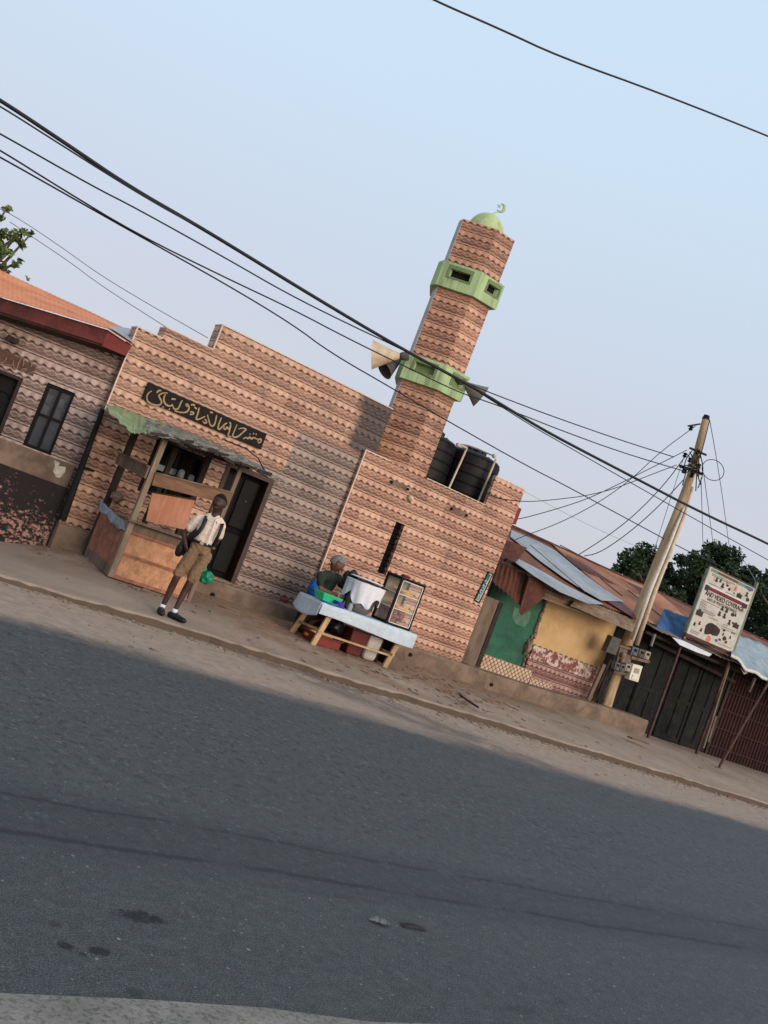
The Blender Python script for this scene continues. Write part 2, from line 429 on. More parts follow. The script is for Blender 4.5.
# ------------------------------------------------------------------ ground materials
def road_mat():
    m=Mat('asphalt',.8,0,.3); v,(x,y,z)=m.world()
    big=m.noise(m.scale(v,(.25,1.3,1)),.9,5,.6); med=m.noise(v,6,5,.65); fine=m.noise(v,140,3,.7); f2=m.noise(v,48,3,.7)
    k=m.mix(big.ss(.32,.68),lin((38,36,33)),lin((51,49,46)))
    k=m.mix(m.noise(m.scale(v,(.5,1.2,1)),2.6,6,.75).ss(.45,.7)*.4,k,lin((60,58,56)))
    strk=m.noise(m.scale(v,(.12,2.6,1)),1.6,5,.65)
    k=m.mix(strk.ss(.35,.7)*.4,k,lin((44,44,44)))
    k=m.mix(m.noise(v,16,5,.8).ss(.42,.62)*.4,k,lin((80,79,78)))
    k=m.mix(m.noise(v,22,4,.8).ss(.55,.66)*.55,k,lin((44,44,46)))
    k=m.mix(fine.ss(.42,.66)*.55,k,lin((122,122,122))); k=m.mix(f2.ss(.55,.72)*.5,k,lin((46,47,51)))
    vo=m.voro(v,26); rnd=m.noise(v,26,1,.5)
    k=m.mix((1-vo.ss(.10,.22))*rnd.ss(.55,.60)*.55,k,lin((150,148,142)))
    vo2=m.voro(v,11); rn2=m.noise(v,11,1,.5)
    k=m.mix((1-vo2.ss(.05,.12))*rn2.ss(.58,.62)*.7,k,lin((160,156,150)))
    # long tar seams
    k=m.mix((1-(y-4.36+(m.noise(m.scale(v,(.4,.4,1)),1.5,4,.7)-.5)*.2).abs().ss(.10,.36))*.22,k,lin((42,42,42)))
    for Y,w,th,s in ((4.57,.02,.42,1.0),(4.13,.024,.40,1.15)):
        wob=(m.noise(m.scale(v,(.6,.6,1)),1.5,4,.7)-.5)*.16
        brk=m.noise(m.scale(v,(1,.3,1)),1.1,4,.8)
        d=(y-Y+wob).abs()
        k=m.mix(((1-(d+(m.noise(v,26,4,.8)-.5)*.07).ss(w*.3,w*1.7))*brk.ss(th-.06,th+.08)*s*.62).mn(1),k,lin((14,14,15)))
        k=m.mix((1-d.ss(.05,.3))*.35,k,lin((50,50,52)))
    n9=m.noise(m.scale(v,(1,.75,1)),11,2,.9); n7=m.noise(m.scale(v,(.8,.7,1)),14,2,.9); far=y.ss(3.5,6.5)
    k=m.mix(n9.ss(.54,.64)*(far*.35+.12),k,lin((88,87,86)))
    k=m.mix(n7.ss(.55,.63)*(far*.4+.15),k,lin((24,24,25)))
    v7=m.voro(m.scale(v,(1,.8,1)),15); r7=m.noise(v,9,2,.7)
    k=m.mix((1-v7.ss(.14,.30))*r7.ss(.46,.56)*(far*.30+.10),k,lin((128,126,120)))
    # dark spots (oil) at fixed places
    def spot(cx,cy,rx,ry,am=.85,sc=22):
        nonlocal k
        dd=(((x-cx)/rx).pw(2)+((y-cy)/ry).pw(2))
        nn=m.noise(v,sc,5,.75)
        n3=m.noise(v,60,3,.8)
        k=m.mix((1-(dd+(nn-.5)*4.2+(n3-.5)*1.6).ss(.15,1.1))*am,k,lin((24,24,25)))
    for a in SPOTS: spot(*a)
    # tongue of dark damp dirt reaching over the dust
    dust=m.noise(m.scale(v,(.5,1,1)),1.4,6,.7); dn=m.noise(v,9,4,.7)
    edge=y+(dust-.5)*.9+(dn-.5)*.25
    fd=(edge+(m.noise(v,30,4,.8)-.5)*.5).ss(8.8,9.5)
    dc=m.mix(m.noise(v,7,5,.7).ss(.3,.7),lin((146,124,107)),lin((170,147,128)))
    dc=m.mix(m.noise(v,60,3,.7).ss(.55,.75)*.5,dc,lin((110,92,80)))
    tong=(1-((x-8.2)/1.9+(y-9.9)/1.3*.9).abs().ss(.3,.9))*(1-((x-8.2-(y-9.8)*-.9).abs()).ss(.9,1.9))
    dc=m.mix((tong*m.noise(v,2.2,5,.7).ss(.3,.6)).mn(1)*.65,dc,lin((84,74,68)))
    k=m.mix(fd,k,dc)
    k=m.mix((m.noise(m.scale(v,(.6,1,1)),3.5,6,.8).ss(.5,.72)*y.ss(7.2,9.0)*.5),k,lin((120,106,94)))
    m.color(k); m.bump(fine*.6+f2*.7+med*.5,.006,.7)
    m.rough(fd*.2+.72)
    return m.m
def G(x,y,z=0.0):
    d=ray(x,y); t=(z-HC)/d.z; p=EYE+d*t; return p
def sp(px,py,w,h,am):
    a=G(px,py); b=G(px+w,py+w*.1); c=G(px,py+h); return (a.x,a.y,abs((b-a).length)*1.05,abs((c-a).y)*.8+.006,am)
SPOTS=[sp(138,916,26,7,.95),sp(157,921,10,4,.8),sp(66,946,8,6,.95),sp(99,951,12,6,.95),sp(83,954,5,3,.8),sp(55,924,7,4,.6),sp(137,993,10,7,.45),sp(330,895,60,3,.25),sp(520,1010,20,5,.35),sp(560,1000,8,4,.4)]
MAT['road']=road_mat()
def soil_mat():
    m=Mat('dusty_soil',.95,0,.2); v,(x,y,z)=m.world()
    k=m.mix(m.noise(v,1.2,6,.7).ss(.3,.7),lin((150,128,110)),lin((172,149,130)))
    k=m.mix(m.noise(v,8,5,.75).ss(.5,.75)*.5,k,lin((118,98,84)))
    k=m.mix(m.noise(v,70,3,.7).ss(.58,.72)*.5,k,lin((96,80,70)))
    m.color(k); m.bump(m.noise(v,18,5,.7)+m.noise(v,80,2,.7)*.4,.012); return m.m
MAT['soil']=soil_mat()
def pave_mat():
    m=Mat('worn_concrete_pavement',.92,0,.2); v,(x,y,z)=m.world()
    k=m.mix(m.noise(v,.9,6,.7).ss(.3,.7),lin((144,123,106)),lin((166,144,126)))
    k=m.mix(m.noise(v,90,3,.7).ss(.5,.7)*.45,k,lin((106,96,88)))
    sand=m.noise(v,1.1,5,.65)+(m.noise(v,7,4,.7)-.5)*.3
    ys=(y-12.3)*.12; xs=((x-9.2)/2.3).pw(2)*-.06+.1
    k=m.mix((sand+ys+xs).ss(.5,.66)*.85,k,m.mix(m.noise(v,14,5,.75).ss(.35,.7),lin((120,90,70)),lin((162,130,104))))
    k=m.mix(m.noise(v,3.3,6,.8,.8).ss(.62,.7)*.5,k,lin((96,80,68)))
    vo=m.voro(v,16); k=m.mix((1-vo.ss(.05,.12))*m.noise(v,9,1,.5).ss(.6,.66)*.7,k,lin((70,58,50)))
    # kerb band, darker and sooty on the vertical face
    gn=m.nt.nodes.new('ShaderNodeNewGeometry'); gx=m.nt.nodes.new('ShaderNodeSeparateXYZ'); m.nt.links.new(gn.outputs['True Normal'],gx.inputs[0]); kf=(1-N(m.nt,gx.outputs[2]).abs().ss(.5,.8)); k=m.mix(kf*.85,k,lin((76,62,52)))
    m.color(k); m.bump(m.noise(v,22,5,.7)+m.noise(v,100,2,.7)*.3,.01); return m.m
MAT['pave']=pave_mat()
def roadside_mat():
    m=Mat('rough_roadside',.95,0,.2); v,_=m.world()
    k=m.mix(m.noise(v,3,6,.7).ss(.3,.7),lin((124,117,109)),lin((148,140,130)))
    k=m.mix(m.noise(v,60,3,.7).ss(.45,.68)*.6,k,lin((64,61,60))); k=m.mix(m.noise(v,24,4,.7).ss(.58,.72)*.7,k,lin((150,144,136)))
    m.color(k); m.bump(m.noise(v,40,5,.7),.012); return m.m
MAT['roadside']=roadside_mat()
# ------------------------------------------------------------------ ground
def sheet(x0,x1,y0,y1,z,nx=1,ny=1,fz=None):
    mb=MB()
    mb.grid(lambda u,v:(x0+(x1-x0)*u,y0+(y1-y0)*v,z+(fz(x0+(x1-x0)*u,y0+(y1-y0)*v) if fz else 0)),nx,ny); return mb
struct('ground',sheet(-600,600,-600,600,-.03),'soil',fixn=False)
struct('road',sheet(-80,120,2.2,11.3,0.0),'road',fixn=False)
# near roadside strip with an uneven edge
mb=MB(); n=400; xs=[-60+i*.45 for i in range(n)]
def ne(x): return 2.855+.05*noise.noise(V((x*2.1,3,0)))+.02*noise.noise(V((x*9,1,0)))
top=[(x,ne(x),.006) for x in xs]; bot=[(x,-30,.006) for x in xs]
mb.add(top+bot,[(n+i,n+i+1,i+1,i) for i in range(n-1)]); struct('roadside_verge',mb,'roadside',fixn=False)
def sm(a,b,x): t=max(0,min(1,(x-a)/(b-a))); return t*t*(3-2*t)
def zp(x,y):
    s=sm(3.4,4.6,x)
    right=.10+.10*sm(11.3,13.0,y)+(.09*sm(13,14.4,y) if x<9.5 or x>16 else .03*sm(13,14.4,y)+.06*sm(13,14.4,y)*max(sm(9.5,8.5,x) if x<9.5 else 0,sm(13,16,x)))
    left=.07-.03*sm(12,15.5,y)
    z=left+(right-left)*s
    return z+.012*noise.noise(V((x*.9,y*.9,0)))+.006*noise.noise(V((x*4,y*4,2)))
def kerb_y(x): return 11.25+.05*noise.noise(V((x*.6,0,5)))+.03*noise.noise(V((x*2.7,0,5)))+.03*noise.noise(V((x*9,0,5)))+(.05 if noise.noise(V((x*1.9,7,5)))>.32 else 0)-(.16*sm(6.6,7.2,x)*(1-sm(7.9,8.6,x)))
mb=MB(); nx=420; X0,X1=-8,46
ysn=[-.0,.045,.11,.25,.45,.7,1,1.4,1.8,2.2,2.6,3,3.4,4,5,7.5]
def pf(i,j):
    x=X0+(X1-X0)*i/nx
    k=kerb_y(x)
    if j==0: return (x,k-.015,-.01)
    if j==1: return (x,k,zp(x,11.3)-.022+.022*noise.noise(V((x*5,0,1)))+.012*noise.noise(V((x*13,0,1))))
    y=k+ysn[j-1] ; return (x,y,zp(x,y))
J=len(ysn)
vs=[pf(i,j) for j in range(J+1) for i in range(nx+1)]
mb.add(vs,[(j*(nx+1)+i,j*(nx+1)+i+1,(j+1)*(nx+1)+i+1,(j+1)*(nx+1)+i) for j in range(J) for i in range(nx)])
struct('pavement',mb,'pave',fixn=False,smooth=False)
# ------------------------------------------------------------------ mosque
HY=14.53; BY=14.45
mosque=thing('mosque','tiled pinkish brown mosque with square minaret, stepped parapet and green balconies','mosque',(8,14.7,.28))
XH0,XT2,XT3,XH1=4.17,4.57,5.36,8.72
xs=[XH0,XT2,5.06,XT3,5.95,6.26,7.12,XH1]; zs=[.3,.57,1.42,2.26,2.35,3.645,3.82,4.23]
def hs(i,j):
    if j==5 and i<1: return False
    if j==6 and i<3: return False
    if i in(2,3) and j==2: return False      # window opening
    if i==5 and j in(1,2,3): return False      # door opening
    return True
mb=MB(); holewall(mb,xs,zs,hs,HY,HY+.3)
# the hall continues back behind the front wall
mb.box(XH0,XH0+.25,HY+.3,20,.2,3.3); mb.box(XH0,8.7,19.9,20.1,.2,3.3); mb.box(XH0+.2,8.9,HY+.3,20,3.1,3.25)
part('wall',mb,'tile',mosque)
# parapet cap
mb=MB()
for a,b,z in ((XH0,XT2,3.645),(XT2,XT3,3.82),(XT3,XH1,4.23)): mb.box(a-.004,b+.004,HY-.006,HY+.306,z+.001,z+.018)
for x,z0,z1 in ((XH0,.57,3.645),(XT3,3.84,4.23)): mb.box(x-.008,x+.012,HY-.008,HY+.012,z0,z1)
part('parapet_trim',mb,'grout_light',mosque)
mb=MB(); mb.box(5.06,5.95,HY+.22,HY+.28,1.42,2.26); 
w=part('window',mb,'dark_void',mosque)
mb=MB()
for a,b,c,d in ((5.06,5.12,1.42,2.26),(5.89,5.95,1.42,2.26),(5.12,5.89,2.2,2.26),(5.12,5.89,1.42,1.48),(5.48,5.52,1.48,2.2)): mb.box(a,b,HY+.06,HY+.14,c,d)
for i in range(5): x=5.22+i*.13; mb.box(x,x+.015,HY+.10,HY+.115,1.48,2.2)
part('window_frame',mb,'black_metal',w)
mb=MB(); mb.box(6.26,7.12,HY+.2,HY+.26,.57,2.35); d=part('door',mb,'grille_dark',mosque)
mb=MB(); mb.box(7.04,7.12,HY-.02,HY+.2,.57,2.35); mb.box(6.26,6.33,HY-.02,HY+.2,.57,2.35); mb.box(6.33,7.04,HY-.02,HY+.2,2.27,2.35); part('door_frame',mb,'door_brown',d)
mb=MB()
for z0,z1 in ((.66,1.3),(1.4,2.2)):
    for x0,x1 in ((6.37,6.66),(6.72,7.0)):
        mb.box(x0,x1,HY+.17,HY+.198,z0,z1)
part('door_panel',mb,'black_metal',d,bevel=.015)
mb=MB(); mb.blob((6.86,HY+.16,1.86),.012,1); part('handle',mb,'gold_letter',d)
# sign with script lettering
sg=Pl((4.62,HY-.05,2.706),(1,0,0))
mb=MB(); mb.box(4.61,6.68,HY-.05,HY-.002,2.706,2.968); sgo=part('sign_board',mb,'black_metal',mosque)
A=[(140,380,11.815),[
 [(140,130),(100,150),(75,200),(85,250),(130,285),(190,300),(235,295),(258,265),(240,225),(215,190),(240,165),(290,150),(325,155)],
 [(195,155),(215,125),(250,125)],[(300,165),(275,220),(290,280),(330,310),(375,305),(385,285)],[(370,225),(420,228)],
 [(385,300),(395,345),(440,350),(460,320),(480,270),(500,240)],[(262,318),(280,325)],[(338,345),(352,348)],
 [(575,310),(545,310),(540,285),(560,285),(578,320),(575,350),(545,385),(480,385),(405,365)],
 [(600,300),(620,290),(650,300)],[(640,320),(670,345)],[(590,380),(610,375),(640,395),(605,410),(585,405)],
 [(700,325),(680,400),(655,470),(700,465),(768,430)]]]
B=[(195,400,10.24),[
 [(75,215),(95,240),(118,235),(115,212),(95,195)],[(125,150),(140,210),(155,265),(185,270),(205,235),(215,180),(222,155)],
 [(270,180),(240,250),(230,300),(255,300),(300,250),(330,235)],[(300,270),(290,295),(310,305),(330,270),(335,300),(360,290),(365,250),(350,225)],
 [(365,230),(352,320),(330,368),(372,378)],[(430,250),(405,310),(375,375),(420,385),(460,360),(500,320),(530,300),(480,285),(445,300)],
 [(490,400),(520,380),(540,400),(560,375),(575,405),(600,380),(625,402),(645,395)],[(640,430),(650,400),(680,400),(670,435),(645,440)],
 [(592,342),(604,348)],[(618,350),(630,354)],[(555,350),(566,354)],[(152,125),(182,132)]]]
mb=MB()
def smooth_pts(ps,n=3):
    for _ in range(n-1):
        q=[ps[0]]
        for a,b in zip(ps,ps[1:]): q+=[a*.75+b*.25,a*.25+b*.75]
        q.append(ps[-1]); ps=q
    return ps
for (ox,oy,s),strokes in (A,B):
    for st in strokes:
        ps=smooth_pts([sg.px(ox+x/s,oy+y/s,.006) for x,y in st]); k=len(ps)
        mb.tube(ps,[.013*(.65+.5*math.sin(math.pi*(i+.5)/k)) for i in range(k)],6)
part('lettering',mb,'gold_letter',sgo)
# right block carrying the tower
xs=[8.47,9.55,9.74,9.83,11.25,12.0]; zs=[.3,1.55,2.49,3.39,3.96]
def bs(i,j):
    if j==3: return False
    if i==1 and j==1: return False
    return True
mb=MB(); holewall(mb,xs,zs,bs,BY,BY+.3)
mb.box(11.25,12.0,BY+.002,BY+.08,3.392,3.96); mb.box(8.47,8.72,BY+.3,19.9,.3,3.38); mb.box(11.75,12.0,BY+.3,20,.3,3.38); mb.box(8.72,11.75,BY+.3,20,3.1,3.3)
part('block_wall',mb,'tile_block',mosque)
mb=MB(); mb.box(8.46,9.0,BY-.008,BY+.32,3.391,3.41); mb.box(8.46,8.48,BY-.008,BY+.02,.56,3.39); mb.box(9.83,11.25,BY-.006,BY+.31,3.391,3.405); mb.box(11.25,12.0,BY-.006,BY+.09,3.961,3.975)
part('block_trim',mb,'grout_light',mosque)
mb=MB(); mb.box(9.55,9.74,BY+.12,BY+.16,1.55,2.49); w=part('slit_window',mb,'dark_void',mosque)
mb=MB()
for k in range(9): z=1.6+k*.1; mb.loft([(9.555,BY+.05,z),(9.735,BY+.05,z),(9.735,BY+.11,z+.05),(9.555,BY+.11,z+.05)],[(9.555,BY+.055,z-.006),(9.735,BY+.055,z-.006),(9.735,BY+.115,z+.044),(9.555,BY+.115,z+.044)])
part('louvre',mb,'grille_dark',w)
for x0 in (9.16,10.55):
    mb=MB(); mb.box(x0,x0+.34,BY-.012,BY-.002,3.05,3.13); w=part('vent',mb,'concrete',mosque)
    mb=MB()
    for q in (x0-.02,x0+.34): mb.box(q,q+.03,BY-.05,BY-.004,3.055,3.1)
    part('vent_bracket',mb,'black_metal',w)
mb=MB(); mb.lathe((9.63,BY-.002,2.95),[(.05,0),(.06,.03),(.045,.07),(.02,.1)],14,(0,-1,0)); part('wall_lamp',mb,'horn_cream',mosque,smooth=True)
mb=MB(); mb.box(11.98,12.1,BY+.02,BY+.2,3.3,3.62); part('pipe_box',mb,'red_paint',mosque)
# tower: plan with a chamfered left corner
def ring(poly,z): return [V((x,y,z)) for x,y in poly]
cx0,cy0=9.35,15.05
def scaled(poly,off):
    n=len(poly); out=[]
    for i in range(n):
        p0,p1,p2=V(poly[i-1]),V(poly[i]),V(poly[(i+1)%n])
        e1=(p1-p0).normalized(); e2=(p2-p1).normalized(); n1=V((e1.y,-e1.x)); n2=V((e2.y,-e2.x))
        m=(n1+n2).normalized(); out.append(tuple(p1+m*(off/max(.3,m.dot(n1)))))
    return out
TP=[(9.37,BY+.01),(9.80,BY+.01),(9.80,15.5),(9.27,15.5),(8.93,15.04),(8.90,14.88)]
TZ=[(3.2,4.9),(5.32,6.66),(7.08,7.92)]
mb=MB(); mb.loft(ring(TP,3.3),ring(TP,7.92)); 
tow=part('tower',mb,'tile_tower',mosque)
# bare plaster faces on the minaret's left side
mb=MB()
a,b=V((8.93,15.04)),V((8.90,14.88)); e=(b-a).normalized(); nn=V((e.y,-e.x))*.006
mb.loft([V((a.x+nn.x,a.y+nn.y,3.4)),V((b.x+nn.x,b.y+nn.y,3.4)),V((b.x,b.y,3.4)),V((a.x,a.y,3.4))],[V((a.x+nn.x,a.y+nn.y,7.9)),V((b.x+nn.x,b.y+nn.y,7.9)),V((b.x,b.y,7.9)),V((a.x,a.y,7.9))])
a,b=V((9.27,15.5)),V((8.93,15.04)); e=(b-a).normalized(); nn=V((e.y,-e.x))*.006
mb.loft([V((a.x+nn.x,a.y+nn.y,3.4)),V((b.x+nn.x,b.y+nn.y,3.4)),V((b.x,b.y,3.4)),V((a.x,a.y,3.4))],[V((a.x+nn.x,a.y+nn.y,7.9)),V((b.x+nn.x,b.y+nn.y,7.9)),V((b.x,b.y,7.9)),V((a.x,a.y,7.9))])
part('plaster_face',mb,'plaster_grey',tow)
def balcony(z0,z1,openw,label):
    off=.085
    outer=scaled(TP,off); n=len(outer); t=.07
    inner=scaled(TP,off-t)
    mb=MB(); mb.loft(ring(scaled(TP,off-.001),z0-.035),ring(scaled(TP,off-.001),z0)) # soffit slab
    wins=MB(); 
    for i in range(n):
        p,q=V(outer[i]),V(outer[(i+1)%n]); pi,qi=V(inner[i]),V(inner[(i+1)%n]); L=(q-p).length
        if L<.3: 
            mb.loft([V((*p,z0)),V((*q,z0)),V((*qi,z0)),V((*pi,z0))],[V((*p,z1)),V((*q,z1)),V((*qi,z1)),V((*pi,z1))]); continue
        wa,wb=.22,.80
        if i==0: wa,wb=.38,.86
        if i==5: wa,wb=.24,.76
        za,zb=z0+.17,z1-.11
        def seg(a,b,za_,zb_):
            P0,P1=p.lerp(q,a),p.lerp(q,b); Q0,Q1=pi.lerp(qi,a),pi.lerp(qi,b)
            mb.loft([V((*P0,za_)),V((*P1,za_)),V((*Q1,za_)),V((*Q0,za_))],[V((*P0,zb_)),V((*P1,zb_)),V((*Q1,zb_)),V((*Q0,zb_))])
        seg(0,wa,z0,z1); seg(wb,1,z0,z1); seg(wa,wb,z0,za); seg(wa,wb,zb,z1)
        P0,P1=pi.lerp(qi,wa),pi.lerp(qi,wb); nn=(V(inner[i])-V(outer[i])).normalized()*.012
        e=(q-p).normalized(); nn=V((-e.y,e.x))*.012
        wins.loft([V((*(P0+nn),za)),V((*(P1+nn),za)),V((*(P1+nn*1.6),za)),V((*(P0+nn*1.6),za))],[V((*(P0+nn),zb)),V((*(P1+nn),zb)),V((*(P1+nn*1.6),zb)),V((*(P0+nn*1.6),zb))])
    mb.loft(ring(scaled(TP,off-.012),z1+.0),ring(scaled(TP,off-.03),z1+.012))
    bo=part('balcony',mb,'green_paint',mosque,label=label)
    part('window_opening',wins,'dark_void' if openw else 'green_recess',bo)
    # moulded frames around the openings
    for i in (0,5):
        fr=MB(); p,q=V(outer[i]),V(outer[(i+1)%n]); e=(q-p).normalized(); nn=V((e.y,-e.x))*.012
        wa,wb=((.38,.86) if i==0 else (.24,.76)); za,zb=z0+.17,z1-.11
        def bar(a,b,c,d):
            P0,P1=p.lerp(q,a),p.lerp(q,b)
            fr.loft([V((*(P0-nn*2),c)),V((*(P1-nn*2),c)),V((*(P1+nn),c)),V((*(P0+nn),c))],[V((*(P0-nn*2),d)),V((*(P1-nn*2),d)),V((*(P1+nn),d)),V((*(P0+nn),d))])
        bar(wa-.06,wa,za-.03,zb+.07); bar(wb,wb+.06,za-.03,zb+.07); bar(wa,wb,zb,zb+.07); bar(wa,wb,za-.03,za)
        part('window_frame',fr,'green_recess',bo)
balcony(6.66,7.08,True,'upper green balcony band with open slots')
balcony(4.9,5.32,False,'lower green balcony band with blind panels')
mb=MB(); prof=[(.40*math.cos(a)**.9 if a<1.5 else .02,.40*math.sin(a)) for a in [i*math.pi/2/9 for i in range(10)]]
prof=[(.335,0)]+[(.325*math.cos(i*math.pi/2/9)+.01,.02+.35*math.sin(i*math.pi/2/9)) for i in range(10)]
mb.lathe((9.44,14.93,7.921),prof,32); dome=part('dome',mb,'dome_green',mosque,smooth=True)
fin=P(500,207,14.93); mb=MB(); FC=P(500.6,207.7,14.93); mb.tube([(9.44,14.93,8.28),(9.46,14.93,8.33),FC-V((.0,0,.08))],.012,8)
pr=[]; c=FC; a_=V((.86,-.5,0)); K=18
for i in range(K+1):
    a=R_(-125+ i*(250)/K)+R_(-15); pr.append(c+a_*math.cos(a)*.07+V((0,0,1))*math.sin(a)*.075)
mb.tube(pr,[.005+.028*math.sin(math.pi*i/K) for i in range(K+1)],6)
st=[]; sc_=c+a_*(-.035)+V((0,0,.02))
for i in range(10):
    r=.045 if i%2==0 else .018; a=R_(90+36*i); st.append(sc_+a_*r*math.cos(a)+V((0,0,1))*r*math.sin(a))
nn=a_.cross(V((0,0,1)))*.012; mb.loft([p-nn for p in st],[p+nn for p in st])
part('crescent_finial',mb,'dome_green',dome)
# vertical green street plate on the block wall
mb=MB(); vp=[(488.5,571.5),(493.5,574),(479.5,603.5),(474,600.5)]; bp=FY(BY)
mb.slab(bp,vp,.004,.02); vs_=part('name_plate',mb,'black_metal',mosque)
def lerp2(a,b,t): return (a[0]+(b[0]-a[0])*t,a[1]+(b[1]-a[1])*t)
def vq(s,t): # s across 0..1, t down
    return lerp2(lerp2(vp[0],vp[1],s),lerp2(vp[3],vp[2],s),t)
mb=MB(); mb.slab(bp,[vq(.12,.06),vq(.72,.06),vq(.72,.94),vq(.12,.94)],.021,.024); g=part('plate_field',mb,'door_green',vs_)
mb=MB()
for st in ([(.72,.05),(.72,.95)],[(.12,.95),(.72,.95)],[(.3,.05),(.72,.05)],[(.2,.33),(.25,.28),(.62,.30),(.62,.36),(.42,.36)],[(.2,.44),(.6,.46),(.3,.53),(.62,.55)],[(.2,.48),(.3,.42)],
           [(.2,.60),(.6,.62)],[(.25,.60),(.22,.68),(.6,.70)],[(.25,.78),(.6,.75),(.62,.83),(.3,.84),(.25,.78)],[(.22,.88),(.58,.9)]):
    mb.tube([bp.px(*vq(*q),.027) for q in st],.008,5)
part('plate_writing',mb,'white_strip',vs_)
# ------------------------------------------------------------------ loudspeakers on the minaret
def horn(name,label,center,axis,rmouth,L,mat,flat=False):
    ax=V(axis).normalized()
    t=thing(name,label,'loudspeaker',center,'horn loudspeakers on the minaret')
    mb=MB(); n=14
    prof=[(rmouth*(.20+.80*(i/n)**1.12),L*i/n) for i in range(n+1)]
    prof2=[(r*.93-.004,h) for r,h in prof[::-1]]
    mb.lathe(center,[(0.01,0)]+prof+[(rmouth*1.04,L+.005),(rmouth*.97,L+.008)]+prof2[1:-1]+[(.012,.02)],28,ax)
    part('horn',mb,mat,t,smooth=True)
    mb=MB(); mb.lathe(V(center)-ax*.16,[(.055,0),(.075,.02),(.075,.12),(.05,.17)],16,ax); part('driver',mb,'box_grey',t,smooth=True)
    return t
hl=P(403,355,14.75); tip=P(371.5,355,14.55)
h1=horn('loudspeaker','cream horn loudspeaker pointing left from the lower green balcony',P(400,356,14.85),CR*-1+CU*.06+CF*.06,.255,.47,'horn_cream')
h2=horn('loudspeaker','small dark grey horn behind the cream one, left of the lower balcony',P(400,361,15.15),CR*-.62-CU*.42-CF*.35,.17,.36,'box_grey')
h3=horn('loudspeaker','weathered grey horn loudspeaker pointing right of the lower balcony',P(464,383,14.4),CR*.78-CU*.62+CF*.10,.21,.38,'horn_grey')
# ------------------------------------------------------------------ tanks on the block roof
def tank(c,r,z0,z1,label):
    t=thing('water_tank',label,'water tank',(c[0],c[1],z0),'black plastic water tanks')
    H=z1-z0; prof=[(r*.96,0)]; nb=5
    for i in range(nb):
        h0=H*.86*i/nb; h1=H*.86*(i+1)/nb
        prof+=[(r*.965,h0+.006),(r,h0+.018),(r,h1-.018),(r*.965,h1-.006)]
    prof+=[(r*.975,H*.88),(r*.9,H*.915),(r*.7,H*.945),(r*.45,H*.965),(r*.36,H*.97)]
    mb=MB(); mb.lathe((c[0],c[1],z0),prof,36); to=part('tank_shell',mb,'tank_black',t,smooth=True); to.data.set_sharp_from_angle(angle=R_(18))
    mb=MB(); mb.lathe((c[0],c[1],z0+H*.965),[(r*.34,0),(r*.36,.03),(r*.36,.07),(r*.3,.09)],24)
    for i in range(10):
        a=2*math.pi*i/10; mb.box(c[0]+r*.36*math.cos(a)-.025,c[0]+r*.36*math.cos(a)+.025,c[1]+r*.36*math.sin(a)-.025,c[1]+r*.36*math.sin(a)+.025,z0+H*.97,z0+H*.97+.08)
    part('tank_lid',mb,'tank_black',t)
    mb=MB()
    for i in range(6):
        a=2*math.pi*i/6+.3; mb.tube([(c[0]+r*.9*math.cos(a),c[1]+r*.9*math.sin(a),z0+H*.87),(c[0]+r*.5*math.cos(a),c[1]+r*.5*math.sin(a),z0+H*.975)],.02,6)
    part('top_rib',mb,'tank_black',t)
tank((10.28,15.45),.52,3.3,4.36,'ribbed black water tank half hidden behind the minaret')
tank((11.32,15.45),.58,3.3,4.38,'larger ribbed black water tank behind the two cream pipes')
pg='cream pipes standing before the tanks'
def pxz(x,y,Y=14.75): return P(x,y,Y)
mb=MB(); mb.tube([pxz(448,490),pxz(467,448)],.02,8); mb.tube([pxz(467,448),pxz(458,444)],.022,8); mb.lathe(pxz(458,445),[(.03,-.03),(.045,0),(.03,.03)],10,(1,0,-.1))
solo('water_pipe',mb,'pvc','cream upright pipe with elbow before the black tank, the left one','pipe',pg)
mb=MB(); mb.tube([pxz(478,502),pxz(496,459)],.02,8); mb.lathe(pxz(494,456),[(.03,-.03),(.045,0),(.03,.03)],10,(1,0,-.1))
solo('water_pipe',mb,'pvc','cream upright pipe at the right end of the black tank','pipe',pg)
mb=MB(); ps=[pxz(458,444),pxz(468,445.5),pxz(478,449),pxz(488,453.5),pxz(494,456)]
mb.tube(ps,.014,8); solo('overflow_pipe',mb,'wire_grey','thin grey pipe arching between the two cream uprights above the tank','pipe')
# ------------------------------------------------------------------ concrete ledge
def ledge(x0,x1,y0,y1,zt,name,label,seedz=0,step=.25,mat='concrete'):
    mb=MB(); n=max(3,int((x1-x0)/step))
    fr=lambda x,a: a+.02*noise.noise(V((x*1.6,a*3,seedz)))+.01*noise.noise(V((x*7,a,seedz)))
    rings=[]
    for i in range(n+1):
        x=x0+(x1-x0)*i/n; z=zt(x)+.012*noise.noise(V((x*3,9,seedz)))
        rings.append([V((x,fr(x,y0),.05)),V((x,fr(x,y0)+.01,z-.03)),V((x,fr(x,y0)+.035,z)),V((x,y1,z+.004)),V((x,y1,.05))])
    vs=[p for r in rings for p in r]; k=5; fs=[tuple(range(k)),tuple(n*k+j for j in range(k))[::-1]]
    for i in range(n):
        for j in range(k): fs.append((i*k+j,(i+1)*k+j,(i+1)*k+(j+1)%k,i*k+(j+1)%k))
    mb.add(vs,fs); return solo(name,mb,mat,label,'ledge')
lz=lambda x: .53 if x<13 else .53+.11*sm(13,17,x)
ledge(6.25,17.28,14.3,14.66,lz,'concrete_ledge','long low rough concrete ledge running along the foot of the mosque and shacks')
ledge(4.13,4.75,14.38,14.52,lambda x:.60,'concrete_footing','short grey concrete footing at the mosque corner left of the kiosk',3)
